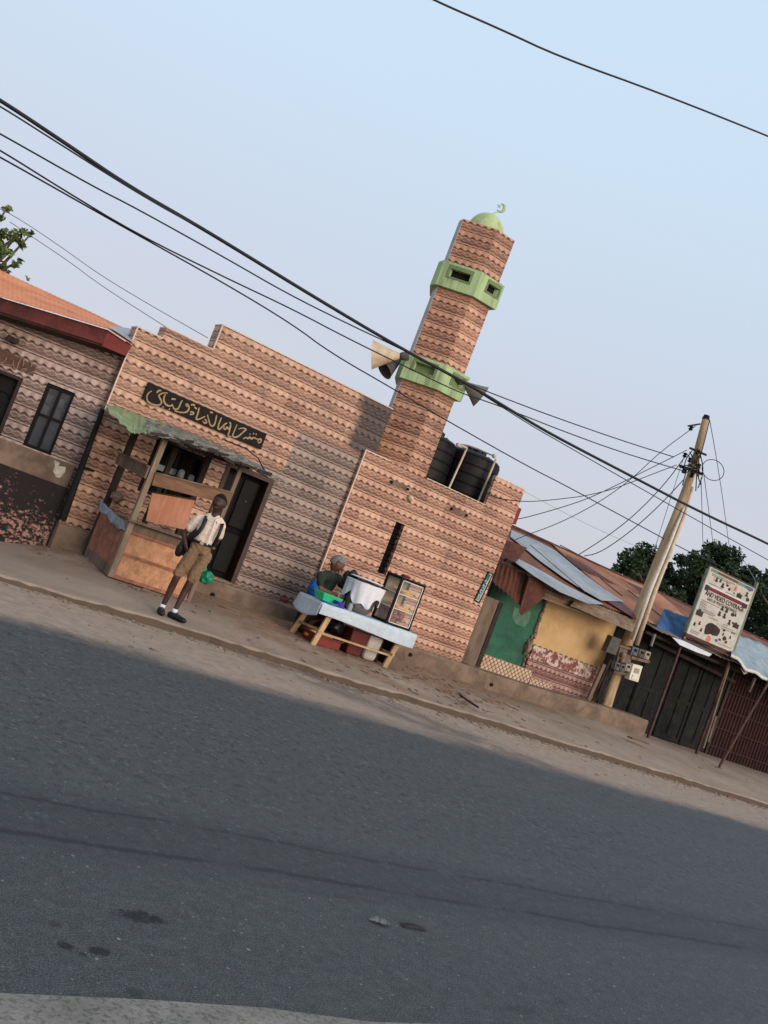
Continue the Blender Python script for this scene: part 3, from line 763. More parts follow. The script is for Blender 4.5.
for (px_,py_),l_ in zip(((213,595),(411,655),(492,685)),('small dark drain opening in the ledge below the black door','small dark drain opening in the ledge right of the food table','small dark drain opening in the ledge below the green panel')):
    mb=MB(); c=P(px_,py_,14.28); mb.lathe(c,[(.035,0),(.04,.04)],7,(0,1,0)); solo('drain_hole',mb,'dark_void',l_,'drain')
# ------------------------------------------------------------------ left house
th=R_(17); LB=Pl((4.19,14.69,0),(math.cos(th),-math.sin(th),0))
house=thing('house','greyish tiled house with rusty orange roof and red fascia at the left edge','house',(3.2,15.2,.05))
UL=-6
# openings from the photo, on the wall plane
def lu(x,y): p=LB.px(x,y); return ((p-LB.o).dot(LB.a),p.z)
wtl=lu(46,384); wtr=lu(75,391); wbl=lu(23,446); wbr=lu(52,455)
w0,w1=(wtl[0]+wbl[0])/2,(wtr[0]+wbr[0])/2; wz0,wz1=(wbl[1]+wbr[1])/2,(wtl[1]+wtr[1])/2
d1=(lu(23,377)[0]+lu(0,440)[0])/2; dz1=lu(12,374)[1]; d0=d1-.85
slz1=lu(30,448)[1]; slz0=lu(30,474)[1]
mb=MB(); xs=[UL,d0,d1,w0,w1,.0]; zs=[.0,slz0,wz0,dz1 if dz1>wz1 else wz1,3.55]
zs=[0,wz0,min(dz1,wz1),max(dz1,wz1)+.001,3.30]
mbt=MB(); holewall(mbt,xs,zs,lambda i,j: not((i==3 and j in(1,) ) or (i==1 and j in(1,)) or (i==3 and j==2 and wz1>dz1) or (i==1 and j==2 and dz1>wz1)),0,.25)
mbt.v=[LB.o+LB.a*p.x-LB.n*p.y+V((0,0,p.z)) for p in mbt.v]
part('wall',mbt,'tile_grey',house)
def lbox(mb,u0,u1,z0,z1,o0,o1): mb.slabw(LB,[(u0,z0),(u1,z0),(u1,z1),(u0,z1)],o0,o1)
mb=MB(); lbox(mb,w0,w1,wz0,wz1,-.16,-.14); w=part('window',mb,'window_glass',house)
mb=MB(); t=.045
for a in ((w0,w0+t,wz0,wz1),(w1-t,w1,wz0,wz1),(w0+t,w1-t,wz1-t,wz1),(w0+t,w1-t,wz0,wz0+t),((w0+w1)/2-.02,(w0+w1)/2+.02,wz0+t,wz1-t),(w0+t,(w0+w1)/2-.02,(wz0+wz1)/2,(wz0+wz1)/2+.035),((w0+w1)/2+.02,w1-t,(wz0+wz1)/2,(wz0+wz1)/2+.035)): lbox(mb,*a,-.13,-.04)
part('window_frame',mb,'black_metal',w)
mb=MB()
for zz in (.53,.70): lbox(mb,w0+.06,(w0+w1)/2-.05,wz0+(wz1-wz0)*zz+.02,wz0+(wz1-wz0)*(zz+.15),-.138,-.134); lbox(mb,(w0+w1)/2+.04,w1-.06,wz0+(wz1-wz0)*zz+.02,wz0+(wz1-wz0)*(zz+.15),-.138,-.134)
part('paper_pane',mb,'meter_grey',w)
mb=MB(); lbox(mb,d0,d1,wz0,dz1,-.15,-.1); w=part('door',mb,'black_metal',house)
mb=MB(); lbox(mb,d1-.05,d1,wz0,dz1,-.1,.012); lbox(mb,d0,d1-.05,dz1-.05,dz1,-.1,.012); part('door_frame',mb,'wood_dark',w)
mb=MB(); ps=[LB.px(x,y,-.09) for x,y in((-4,395),(2,391),(8,394),(9,400))]; mb.tube(ps,.008,5); p=LB.px(14.5,388,-.08); mb.blob(p,.018,1); part('door_grille',mb,'grille_dark',w)
mb=MB(); lbox(mb,UL,-.06,slz0,slz1-.012,.002,.07); part('sill_band',mb,'concrete',house)
mb=MB(); c=[LB.px(x,y,.073) for x,y in((54,460),(60,463),(58,466),(66,467),(65,472),(60,478),(56,477),(53,471),(55,466))]; mb.loft([p-LB.n*.002 for p in c],c); part('torn_poster',mb,'dirty_white',house)
mb=MB(); lbox(mb,UL,-.04,-.05,slz0-.002,.002,.10); part('lower_wall',mb,'peel_black',house)
# arabic relief over the door
mb=MB(); mb.slab(LB,[(-30,331),(0,348),(36,366),(33,376),(0,362),(-30,350)],.002,.014); rp=part('relief_sign',mb,'relief_panel',house)
mb=MB()
for st in ([(0,440),(80,430),(130,340)],[(260,400),(245,480),(280,560),(330,540),(350,460),(390,370),(440,340)],[(400,560),(430,600),(500,590),(510,550),(430,560)],[(460,350),(440,500)],[(520,640),(600,630),(650,600)],[(580,400),(610,470),(600,520)],[(90,470),(150,480),(200,500),(240,470)],[(-200,260),(-160,380),(-90,400),(-60,300)],[(-330,200),(-300,330),(-240,300)]):
    mb.tube(smooth_pts([LB.px(x/19.2,340+y/19.2,.02) for x,y in st]),.012,6)
part('lettering',mb,'relief_letter',rp)
mb=MB(); p=LB.px(13,341,.02); mb.blob(p,.05,1); mb.tube([p,p+LB.n*.12],.03,8); mb.box(p.x-.1,p.x+.06,p.y-.1,p.y-.03,p.z-.02,p.z+.05); part('wall_lamp',mb,'wood_dark',house)
# eaves: fascia, roof
LE=Pl(LB.o+LB.n*.42,LB.a)
ft=[LE.px(x,y) for x,y in ((-60,272),(0,297.5),(108,330),(132,346))]
fb=[LE.px(x,y) for x,y in ((-60,297),(0,313.5),(102,346),(126,356))]
mb=MB()
rg=ft[:3]+fb[:3][::-1]; mb.loft([p-LE.n*.03 for p in rg],rg); part('fascia',mb,'red_paint_old',house)
mb=MB(); rg=[ft[2]+LE.n*.004,ft[3]+LE.n*.004,fb[3]+LE.n*.004,fb[2]+LE.n*.004]; mb.loft([p-LE.n*.03 for p in rg],rg); part('fascia_end',mb,'red_paint',house,label='bright red end piece of the fascia')
mb=MB(); fbm=[p+V((0,0,.01)) for p in fb]
mb.loft([fbm[0],fbm[1],fbm[2],fbm[3],fbm[3]-LE.n*.42,fbm[0]-LE.n*.42],[p+V((0,0,.02)) for p in (fbm[0],fbm[1],fbm[2],fbm[3],fbm[3]-LE.n*.42,fbm[0]-LE.n*.42)]); part('soffit',mb,'wood_dark',house)
e0=LE.px(-200,240,.08); e1=ft[1]+LE.n*.08+V((0,0,.015)); e2=ft[2]+LE.n*.08+V((0,0,.015)); e3=ft[3]+LE.n*.05+V((0,0,.02))
r0=P(-200,180,19.0); r1=P(0,270,19.0); r2=P(105,319,19.0); r3=P(137,333,19.0)
mb=MB()
def roofband(A_,B_,nw,amp,th=.012):
    def f(u,v):
        k=u*(len(A_)-1); i=min(int(k),len(A_)-2); t=k-i
        a=A_[i].lerp(A_[i+1],t); b=B_[i].lerp(B_[i+1],t)
        p=a.lerp(b,v); return p+V((0,0,1))*(amp*math.sin(u*nw*2*math.pi)+.015*noise.noise(p*1.3))
    mb.grid(f,nw*6,8,th)
roofband([e0,e1,e2,e3],[r0,r1,r2,r3],70,.003)
part('roof',mb,'roof_orange',house)
mb=MB(); mb.loft([e2+V((0,0,.02)),e3+V((0,0,.02)),P(136,333,17),P(128,329,17)],[e2+V((0,0,.035)),e3+V((0,0,.035)),P(136,333,17)+V((0,0,.02)),P(128,329,17)+V((0,0,.02))]); part('ridge_flashing',mb,'zinc',house)
mb=MB(); q0=LB.px(101,421,.09); q1=LB.px(59,530,.09); q0=V((4.12,14.72,2.42)); q1=V((4.12,14.72,.45))
q0=P(103,409,14.46); q1=P(62,520,14.46)
mb.tube([q0,q0.lerp(q1,.5),q1],[.035,.045,.06],10); part('drain_pipe',mb,'tank_black',house)
mb=MB(); mb.tube([P(84,468,14.44),P(94,471,14.44)],.018,8); part('pipe_bracket',mb,'tank_black',house)
# body of the house going back
mb=MB(); mb.loft([LB.at(-6,0,-.25),LB.at(-.02,0,-.25),V((4.1,19,0)),V((-2,20,0))],[LB.at(-6,3.3,-.25),LB.at(-.02,3.3,-.25),V((4.1,19,3.6)),V((-2,20,3.6))]); part('back_wall',mb,'concrete',house)
# ------------------------------------------------------------------ kiosk
kiosk=thing('wooden_kiosk','small wooden stall of plywood panels under a ragged sheet roof, beside the black door','kiosk',(5.2,13.7,.2))
KF=FY(13.1); KB=FY(14.3)
XL,XR=4.65,5.84; YF,YB=13.10,14.22
ct=1.02  # counter height
zf=.22
def kp(name,mb,mat,**k): return part(name,mb,mat,kiosk,**k)
for (x,y,z1,m,w) in ((XL,YF,2.24,'wood_beam',.075),(XR,YF,2.30,'wood_grey',.06),(4.60,YB,2.36,'wood_dark',.09),(XR-.05,YB,2.44,'wood_dark',.09)):
    mb=MB(); zb=zf if y==YF else .28
    mb.beam((x+.0,y,zb),(x+.015,y,z1),w,w,(0,1,0)); kp('post',mb,m,bevel=.004)
mb=MB(); mb.beam((5.12,13.9,1.02),(5.16,13.9,2.2),.07,.07,(0,1,0)); kp('post',mb,'wood_dark')
# front: two stacked plywood panels framed in brown battens
mb=MB(); mb.box(XL+.04,XR,YF+.01,YF+.03,zf+.04,.86); kp('front_panel',mb,'ply_front')
mb=MB()
for z0,z1 in ((zf+.0,zf+.045),(.55,.585),(.86,.9)): mb.box(XL+.04,XR+.02,YF-.02,YF+.008,z0,z1)
mb.box(XL-.0,XL+.05,YF-.025,YF+.004,zf,.92); kp('batten',mb,'ply_brown')
mb=MB(); mb.box(XL-.01,XR+.02,YF-.012,YF+.03,.902,1.0); kp('apron',mb,'wood_grey')
mb=MB(); mb.beam((XL-.08,YF-.03,ct+.005),(XR+.05,YF-.03,ct+.03),.16,.03); mb.box(XL-.02,XR,YF+.05,YB-.1,ct-.03,ct-.01); kp('counter',mb,'wood_grey',bevel=.004)
# side: panel with a batten and a grey skirting
def sideq(mb,z0a,z1a,z0b,z1b,x=XL-.02,t=.02):
    A_=[V((x+t,YF,z0a)),V((x,YF,z0a)),V((x,YF,z1a)),V((x+t,YF,z1a))]; xb=4.56
    B_=[V((xb+t,YB,z0b)),V((xb,YB,z0b)),V((xb,YB,z1b)),V((xb+t,YB,z1b))]; mb.loft(A_,B_)
mb=MB(); sideq(mb,.36,.98,.42,1.0); kp('side_panel',mb,'ply_brown')
mb=MB(); sideq(mb,.22,.36,.27,.42,x=XL-.03); kp('side_skirting',mb,'wood_grey')
mb=MB(); sideq(mb,.64,.665,.68,.705,x=XL-.036,t=.014); kp('side_batten',mb,'ply_brown')
# rails above the counter
mb=MB(); mb.beam((XL+.05,YF-.05,1.65),(XR+.02,YF-.05,1.78),.17,.03,(0,1,0)); kp('front_rail',mb,'wood_brown',bevel=.003)
mb=MB(); mb.beam((XL+.05,YF-.055,1.745),(XR+.02,YF-.055,1.875),.02,.06,(0,1,0)); kp('rail_cap',mb,'wood_grey')
mb=MB(); mb.beam((XL-.055,YF-.03,1.70),(4.52,YB+.02,1.75),.16,.03,(1,0,0)); mb.beam((XL-.065,YF-.03,1.79),(4.51,YB+.02,1.84),.02,.06,(1,0,0)); kp('side_rail',mb,'wood_grey')
mb=MB(); mb.slab(FY(13.18),[(152,493),(195,500.5),(185.5,530),(146,521)],0,.02); kp('display_board',mb,'ply_pink',label='pinkish square plywood board standing on the counter',bevel=.003)
mb=MB(); mb.slab(FY(13.19),[(151,491.5),(196.5,499),(195,502.5),(152,494.5)],0,.022); kp('board_edge',mb,'wood_dark')
# roof: old sheets, slumping and ragged towards the front
fr_pts=[(109,411),(133,433),(144,433),(163,438),(194,446),(222,457),(247,466),(270,478)]
bk_pts=[(106,403),(130,411),(147,418),(165,424),(185,431),(210,443),(235,453),(264,468)]
def kroof(i0,i1,yf,zj,sd,dx=0):
    Fp=[P(x,y,yf) for x,y in fr_pts[i0:i1+1]]; Bp=[P(x,y,14.3) for x,y in bk_pts[i0:i1+1]]
    mb=MB()
    def f(u,v):
        k=u*(len(Fp)-1); i=min(int(k),len(Fp)-2); t=k-i
        p=Fp[i].lerp(Fp[i+1],t).lerp(Bp[i].lerp(Bp[i+1],t),v)
        return p+V((0,noise.noise(V((u*14,sd,0)))*.14*(1-v),zj+.03*noise.noise(V((u*9,v*4,sd)))+.004*math.sin(u*60)))
    mb.grid(f,60,8,.008); return mb
kp('roof_sheet',kroof(0,3,12.75,0,1),'sheet_green',label='pale green sheet at the left end of the stall roof')
kp('roof_sheet',kroof(2,7,12.8,.012,2),'sheet_rag',label='ragged grey sheets over the rest of the stall roof')
mb=MB()
for k in range(26):
    t=random.random(); i=2+int(t*4.99); a=P(*fr_pts[i],12.78).lerp(P(*fr_pts[min(i+1,7)],12.78),random.random())
    d=V((random.uniform(.15,.5),random.uniform(-.02,.3),random.uniform(-.02,.06))); z=V((0,.1,random.uniform(.0,.06)))
    w=random.uniform(.015,.05); mb.loft([a+z,a+z+d,a+z+d+V((0,w,w*.6)),a+z+V((0,w,w*.6))],[a+z+V((0,0,.006)),a+z+d+V((0,0,.006)),a+z+d+V((0,w,w*.6+.006)),a+z+V((0,w,w*.6+.006))])
kp('roof_scrap',mb,'sheet_rag')
mb=MB()
for k in range(30):
    i=2+int(random.random()*4.99); a=P(*fr_pts[i],12.74).lerp(P(*fr_pts[min(i+1,7)],12.74),random.random())+V((0,0,random.uniform(-.02,.02)))
    d=V((random.uniform(.08,.25),random.uniform(-.03,.1),random.uniform(-.03,.04))); h=random.uniform(.01,.04)
    mb.loft([a,a+d,a+d+V((0,.02,h)),a+V((0,.02,h))],[a+V((0,.01,-.003)),a+d+V((0,.01,-.003)),a+d+V((0,.03,h-.003)),a+V((0,.03,h-.003))])
kp('roof_edge_shade',mb,'wood_dark')  # dark ragged fringe standing in for the shadow along the roof's front edge
mb=MB(); mb.beam((XL-.1,YF+.05,2.20),(XR+.05,YF+.05,2.28),.05,.05,(0,1,0)); mb.beam((4.55,YB,2.34),(XR,YB,2.40),.05,.05,(0,1,0)); kp('roof_beam',mb,'wood_dark')
mb=MB(); mb.tube([P(x,y,13.6) for x,y in((225,440),(245,448),(258,458),(264,470))],.01,5); kp('roof_wire',mb,'wire_black')
# things on it
mb=MB(); bp0=P(113,512,13.75)
mb.grid(lambda u,v: P(100,499,14.0).lerp(P(127,524,13.2),u)+V((.0,-.10*v,-.14*v))+V((0,0,.05*noise.noise(V((u*5,v*5,1))))) ,14,5,.01)
solo('plastic_sheet',mb,'plastic_grey','crumpled grey plastic sheet draped over the left side of the stall counter','plastic sheet',smooth=True)
mb=MB(); mb.blob(P(117,497,13.9),.095,3,.35,4,(1,.9,.8)); solo('cloth_bundle',mb,'wood_grey','small round brown bundle on the left end of the stall counter','bundle',smooth=True)
mb=MB(); 
for i,(x,y,s) in enumerate(((159,466,.07),(168,468,.07),(176,470,.06))):
    pass
mb.grid(lambda u,v: P(156,463,14.55).lerp(P(177,470,14.55),u)+V((0,0,-.09*v)),8,3,.01)
solo('blue_cloth',mb,'tarp_pale','pale blue cloth hanging inside the stall behind the front rail','cloth')
mb=MB(); mb.lathe((5.28,14.3,1.72-.3),[(.03,0),(.045,.02),(.045,.1),(.02,.14),(.02,.17)],12); mb.v=[p+V((.08,0,.36)) for p in mb.v]
mb2=MB(); c=P(181,474,14.4); mb2.lathe(c-V((0,0,.06)),[(.05,0),(.055,.02),(.05,.1),(.025,.13)],14); solo('plastic_jar',mb2,'zinc','small pale jar seen above the front rail of the stall, left one','jar','jars in the stall',smooth=True)
mb2=MB(); c=P(191,478,14.4); mb2.lathe(c-V((0,0,.05)),[(.045,0),(.05,.02),(.045,.08),(.025,.1)],14); solo('plastic_jar',mb2,'zinc','smaller pale jar seen above the front rail of the stall, right one','jar','jars in the stall',smooth=True)
mb=MB(); mb.blob(P(206,577,13.6),.115,4,.35,9,(1,.8,.85)); mb.blob(P(204,570,13.6),.045,3,.4,3,(.7,.7,1.2))
solo('plastic_bag',mb,'plastic_green','shiny green plastic bag standing at the foot of the stall by the door','bag',smooth=True)
# rubble under the stall and at the footing
rub=MB()
for k in range(46):
    x=random.uniform(3.9,6.2); y=random.uniform(12.75,13.05) if x>4.7 else random.uniform(13.6,14.4)
    rub.blob((x,y,zp(x,y)+.005),random.uniform(.012,.045),1,.6,k,(1.3,1,.5))
stuffobj('rubble',rub,'stone_rub','scattered small stones and dirt along the foot of the wooden stall','rubble')
# ------------------------------------------------------------------ people
def evalmesh(o):
    dg=bpy.context.evaluated_depsgraph_get(); dg.update()
    return bpy.data.meshes.new_from_object(o.evaluated_get(dg))
SKB=(V((1,0,0)),V((0,1,0)))
def skin(nodes,edges,sub=2,basis=None):
    "closed tapered limbs and joint ellipsoids, to be fused into one surface"
    S_,D_=basis or SKB; U_=S_.cross(D_).normalized(); mb=MB()
    def sc(r): return r if not isinstance(r,tuple) else min(r)
    for n,(c,r) in nodes.items():
        if isinstance(r,tuple):
            Rm=Matrix((S_*r[0],D_*r[1],U_*min(r))).transposed(); mb.blob(c,1,2,0,0,(1,1,1),Rm)
        else: mb.blob(c,r,2)
    for a,b in edges:
        (A_,ra),(B_,rb)=nodes[a],nodes[b]; A_,B_=V(A_),V(B_)
        if isinstance(ra,tuple) and isinstance(rb,tuple):
            n=20; ring=lambda c,r:[c+S_*r[0]*math.cos(2*math.pi*k/n)+D_*r[1]*math.sin(2*math.pi*k/n) for k in range(n)]
            if abs((B_-A_).normalized().dot(U_))>.5: mb.loft(ring(A_,ra),ring(B_,rb)); continue
        mb.tube([A_,A_.lerp(B_,.5),B_],[sc(ra),(sc(ra)+sc(rb))/2,sc(rb)],14)
    return mb
def mb_from(me):
    if isinstance(me,MB): return me
    mb=MB(); mb.add([v.co.copy() for v in me.vertices],[tuple(p.vertices) for p in me.polygons]); return mb
def fuse(mbs,vox=.008,smooth=2):
    mb=MB()
    for m in mbs: mb.add(m.v,m.f)
    me=mb.mesh('tmp',uv=False); bm=bmesh.new(); bm.from_mesh(me); bmesh.ops.recalc_face_normals(bm,faces=bm.faces); bm.to_mesh(me); bm.free()
    o=bpy.data.objects.new('tmp',me); col.objects.link(o)
    m=o.modifiers.new('r','REMESH'); m.mode='VOXEL'; m.voxel_size=vox
    if smooth: s=o.modifiers.new('s','SMOOTH'); s.factor=.5; s.iterations=smooth
    r=evalmesh(o); bpy.data.objects.remove(o); return mb_from(r)
def frame(face,up=V((0,0,1))):
    f=V(face).normalized(); s=f.cross(V(up)).normalized(); u=s.cross(f).normalized(); return Matrix((s,f,u)).transposed() # cols: side(right hand of figure looking along f), forward, up
def head_mb(c,face,h,up=V((0,0,1))):
    "h head height chin-crown; returns skin pieces"
    Rm=frame(face,up); L=lambda x,y,z: V(c)+Rm@V((x*h,y*h,z*h))
    mb=MB(); bm=bmesh.new(); bmesh.ops.create_icosphere(bm,subdivisions=4,radius=1); vs=[]
    for v in bm.verts:
        x,y,z=v.co; w=.36; d=.42
        if z<0: w*=1-.34*(-z)**1.5; d*=1-.16*(-z)
        yy=y*d
        if y>0 and z<.3: yy*=.93
        if y>.2:
            for sx in(-1,1): yy-=.035*math.exp(-(((x-sx*.38)/.2)**2+((z-.02)/.13)**2))
            yy-=.02*math.exp(-((z+.62)/.12)**2)*max(0,1-abs(x)/.5)
        vs.append(L(x*w,yy,z*.5))
    mb.add(vs,[tuple(v.index for v in f.verts) for f in bm.faces]); bm.free()
    n=MB(); n.tube([L(0,.36,.06),L(0,.40,-.03),L(0,.455,-.10),L(0,.42,-.15)],[.03*h,.045*h,.07*h,.04*h],8)
    n.blob(L(0,.365,-.27),.085*h,2,0,0,(1,.5,.33),Rm); n.blob(L(0,.355,-.32),.075*h,2,0,0,(1,.5,.33),Rm)
    for sx in(-1,1): n.blob(L(sx*.36,-.02,-.03),.1*h,2,0,0,(.35,.6,1),Rm); n.blob(L(sx*.05,.40,-.13),.035*h,1)
    eyes=MB(); pup=MB()
    for sx in(-1,1):
        e=L(sx*.14,.335,.02); eyes.blob(e,.026*h,2,0,0,(1.2,.7,.6),Rm); pup.blob(e+Rm@V((0,.010*h,0)),.02*h,2,0,0,(1,.6,.9),Rm)
    hair=MB(); bm=bmesh.new(); bmesh.ops.create_icosphere(bm,subdivisions=4,radius=1); vs=[];keep=[]
    for v in bm.verts:
        x,y,z=v.co; k=1+.03*noise.noise(v.co*9); vs.append(L(x*.38*k,y*.445*k-.012,z*.515*k+.012))
    for f in bm.faces:
        cc=f.calc_center_median()
        if cc.z>.36+.25*max(0,cc.y) or (cc.y<-.1 and cc.z>-.25): keep.append(tuple(v.index for v in f.verts))
    hair.add(vs,keep); bm.free()
    return [mb,n],eyes,pup,hair,L
def hand_mb(w,d,palm,h,side=1,curl=.5):
    "wrist point, direction, palm normal, hand length"
    d=V(d).normalized(); n=V(palm); n=(n-d*n.dot(d)).normalized(); s=d.cross(n).normalized()*side; out=[]
    me=skin({'w':(w,(.18*h,.13*h)),'a':(w+d*.28*h,(.24*h,.11*h)),'b':(w+d*.52*h,(.26*h,.10*h))},[('w','a'),('a','b')],1,(s,n)); out.append(mb_from(me))
    for k,(o,l) in enumerate(((-.19,.40),(-.065,.46),(.065,.43),(.18,.33))):
        b=w+d*.5*h+s*o*h; mb=MB(); m=b+d*l*.45*h+n*.04*h*curl; e=m+(d*(1-curl*.7)+n*curl).normalized()*l*.35*h; t=e+(d*(1-curl)+n*curl*1.3).normalized()*l*.25*h
        mb.tube([b-d*.05*h,b,m,e,t],[.055*h,.055*h,.05*h,.045*h,.03*h],7); out.append(mb)
    mb=MB(); b=w+d*.12*h-s*.14*h; mb.tube([b,b-s*.16*h+d*.16*h+n*.05*h,b-s*.2*h+d*.36*h+n*.1*h,b-s*.17*h+d*.48*h+n*.14*h],[.07*h,.065*h,.055*h,.035*h],7); out.append(mb)
    return out
# --- the schoolboy
fb_=V((-.40,-.92,0)).normalized(); sb=V((.92,-.40,0)).normalized()
BP=Pl((5.06,11.62,0),sb)      # figure plane, outward normal = toward viewer
b=lambda x,y,o=0: BP.px(x,y,o)
boy=thing('person','schoolboy standing on the kerb in cream short sleeved shirt, khaki shorts and black shoes','person',(5.02,11.6,.1))
hc=b(219.2,503.3,.03)
pieces,eyes,pup,hair,HL=head_mb(hc,V((-.62,-.78,.02)),.238)
neck=b(216,514,.0); chest=b(211.5,521.5,0); mid=b(206,534,.0); waist=b(202,543,0); pel=b(199.5,549,-.01)
shl=b(200,518.5,-.01); shr=b(221.5,525,-.02); ell=b(184,533.5,-.03); wrl=b(186,546.5,.01)
elr=b(219,539.5,-.14); wrr=b(210,548,-.2)
hpl=b(194,552,0); hpr=b(205,556,-.01); knl=b(176.5,577.5,.03); knr=b(190,581.5,.01)
gz=zp(5.05,11.6)
anl=b(162.5,606.5,-.02); anr=b(175.5,609,.02)
SKB=(sb,fb_)
N1={'pel':(pel,(.11,.08)),'mid':(mid,(.10,.075)),'chest':(chest,(.115,.085)),'neck':(neck,.048),'head':(neck.lerp(hc,.55),.046),
 'shl':(shl,.045),'ell':(ell,.034),'wrl':(wrl,.024),'shr':(shr,.045),'elr':(elr,.034),'wrr':(wrr,.024),
 'hpl':(hpl,.068),'knl':(knl,.045),'cal':(knl.lerp(anl,.35)+BP.n*-.02,.046),'anl':(anl,.028),'hpr':(hpr,.068),'knr':(knr,.045),'car':(knr.lerp(anr,.35)+BP.n*-.02,.046),'anr':(anr,.028)}
E1=[('pel','mid'),('mid','chest'),('chest','neck'),('neck','head'),('chest','shl'),('shl','ell'),('ell','wrl'),('chest','shr'),('shr','elr'),('elr','wrr'),('pel','hpl'),('hpl','knl'),('knl','cal'),('cal','anl'),('pel','hpr'),('hpr','knr'),('knr','car'),('car','anr')]
body=mb_from(skin(N1,E1,2))
feet=[]
tl=b(162.5,616,.05); tr=b(177.5,620,.06)
for an,off in ((anl,V((-.02,-.1,0))),(anr,V((.06,-.1,0)))):
    m=MB(); z=V((an.x,an.y,gz+.045)); m.tube([an,z+V((0,.02,.03)),z+off],[.03,.035,.03],8); feet.append(m)
hands=hand_mb(wrl+V((0,0,0)),(pel-wrl)*.25+V((0.02,0,-.1)),(1,.2,0),.15,1,.6)+hand_mb(wrr,(-.8,.2,-.2),(0,1,.1),.15,-1,.5)
bodym=fuse([body]+pieces+feet+hands,.0085,2)
part('body',bodym,'skin_dark',boy,smooth=True)
part('eye',eyes,'eye_white',boy,smooth=True); part('pupil',pup,'hair',boy,smooth=True); part('hair',hair,'hair',boy,smooth=True)
m=MB(); m.blob(HL(0,.385,-.27),.05*.25,2,0,0,(2.4,.6,.7),frame(V((-.62,-.78,.02)))); part('mouth',m,'lip',boy,smooth=True)
# shirt, open collar, short sleeves
S={'low':(waist+V((0,0,.02)),(.120,.095)),'mid':(mid,(.124,.10)),'chest':(chest+V((0,0,-.01)),(.142,.10)),'nk':(neck+V((0,0,-.045)),(.07,.062)),
   'shl':(shl,.057),'sll':(shl.lerp(ell,.45),.057),'sle':(shl.lerp(ell,.62),.058),'shr':(shr,.056),'slr':(shr.lerp(elr,.5),.055),'sre':(shr.lerp(elr,.72),.055)}
sh=mb_from(skin(S,[('low','mid'),('mid','chest'),('chest','nk'),('chest','shl'),('shl','sll'),('sll','sle'),('chest','shr'),('shr','slr'),('slr','sre')],2))
sh=fuse([sh],.009,3)
def folds(mb,amp,fx,seed):
    me=mb.mesh('t',uv=False); bm=bmesh.new(); bm.from_mesh(me); bm.normal_update()
    for v in bm.verts:
        n=v.normal; v.co+=n*amp*(noise.noise(V((v.co.x*fx+seed,v.co.y*fx,v.co.z*fx*.45)))+.5*noise.noise(v.co*fx*2.3))
    bm.to_mesh(me); bm.free(); return mb_from(me)
sh=folds(sh,.014,13,1)
shirt=part('shirt',sh,'shirt_cream',boy,smooth=True)
m=MB()
def flat(ps,t=.01): m.loft([p-BP.n*t for p in ps],ps)
cz=.115
flat([b(210,513.5,cz-.035),b(206,519,cz-.03),b(212.5,522.5,cz),b(215,519,cz+.003)]); flat([b(222,517.5,cz-.035),b(225.5,523.5,cz-.045),b(217.5,523.5,cz-.005),b(215.5,519.5,cz+.003)])
part('collar',m,'shirt_cream',shirt)
m=MB(); m.tube([b(216,519.5,.122),b(212,532,.128),b(207,545,.125)],.007,5); part('button_strip',m,'cloth_white',shirt)
# shorts
pl0=V((0,0,-.02))
S={'w':(waist+V((0,0,-.005)),(.122,.096)),'p':(pel,(.126,.10)),'hl':(hpl,(.080,.082)),'kl':(hpl.lerp(knl,.45),(.078,.078)),'el':(hpl.lerp(knl,.82),(.080,.076)),'hr':(hpr,(.080,.082)),'kr':(hpr.lerp(knr,.45),(.078,.078)),'er':(hpr.lerp(knr,.82),(.080,.076))}
so=mb_from(skin(S,[('w','p'),('p','hl'),('hl','kl'),('kl','el'),('p','hr'),('hr','kr'),('kr','er')],2))
so=fuse([so],.009,2)
so.v=[p for p in so.v]
so=folds(so,.02,12,5)
shorts=part('shorts',so,'shorts_khaki',boy,smooth=True)
m=MB(); pts=[]
for i in range(25):
    a=2*math.pi*i/24; pts.append(waist+V((0,0,.0))+sb*.130*math.cos(a)+fb_*.104*math.sin(a))
m.tube(pts,[.017]*25,6); part('belt',m,'shoe_black',boy,smooth=True)
m=MB(); c=waist+fb_*.118; m.beam(c-sb*.025,c+sb*.025,.01,.035,(0,0,1)); part('buckle',m,'gold_letter',boy)
for nm,an,off,r in (('l',anl,V((-.045,-.155,0)),0),('r',anr,V((.09,-.14,0)),0)):
    z=V((an.x,an.y,gz+.04)); o=off.normalized()
    m=skin({'h':(z-o*.035,(.046,.046)),'m':(z+o*.05,(.05,.042)),'t':(z+off-V((0,0,.004)),(.046,.034))},[('h','m'),('m','t')],2)
    m=mb_from(m); s2=MB(); s2.tube([z+V((0,0,.0)),z+V((0,0,.045))],[.043,.042],10); sm_=fuse([m,s2],.007,2)
    zmin=gz+.004
    sm_.v=[V((p.x,p.y,max(p.z,zmin))) for p in sm_.v]
    sho=part('shoe',sm_,'shoe_black',boy,smooth=True)
    m=MB(); m.tube([z+V((0,0,.035)),z+V((0,0,.07)),z+V((0,0,.088))],[.036,.034,.032],12); part('sock',m,'cloth_white',boy,smooth=True)
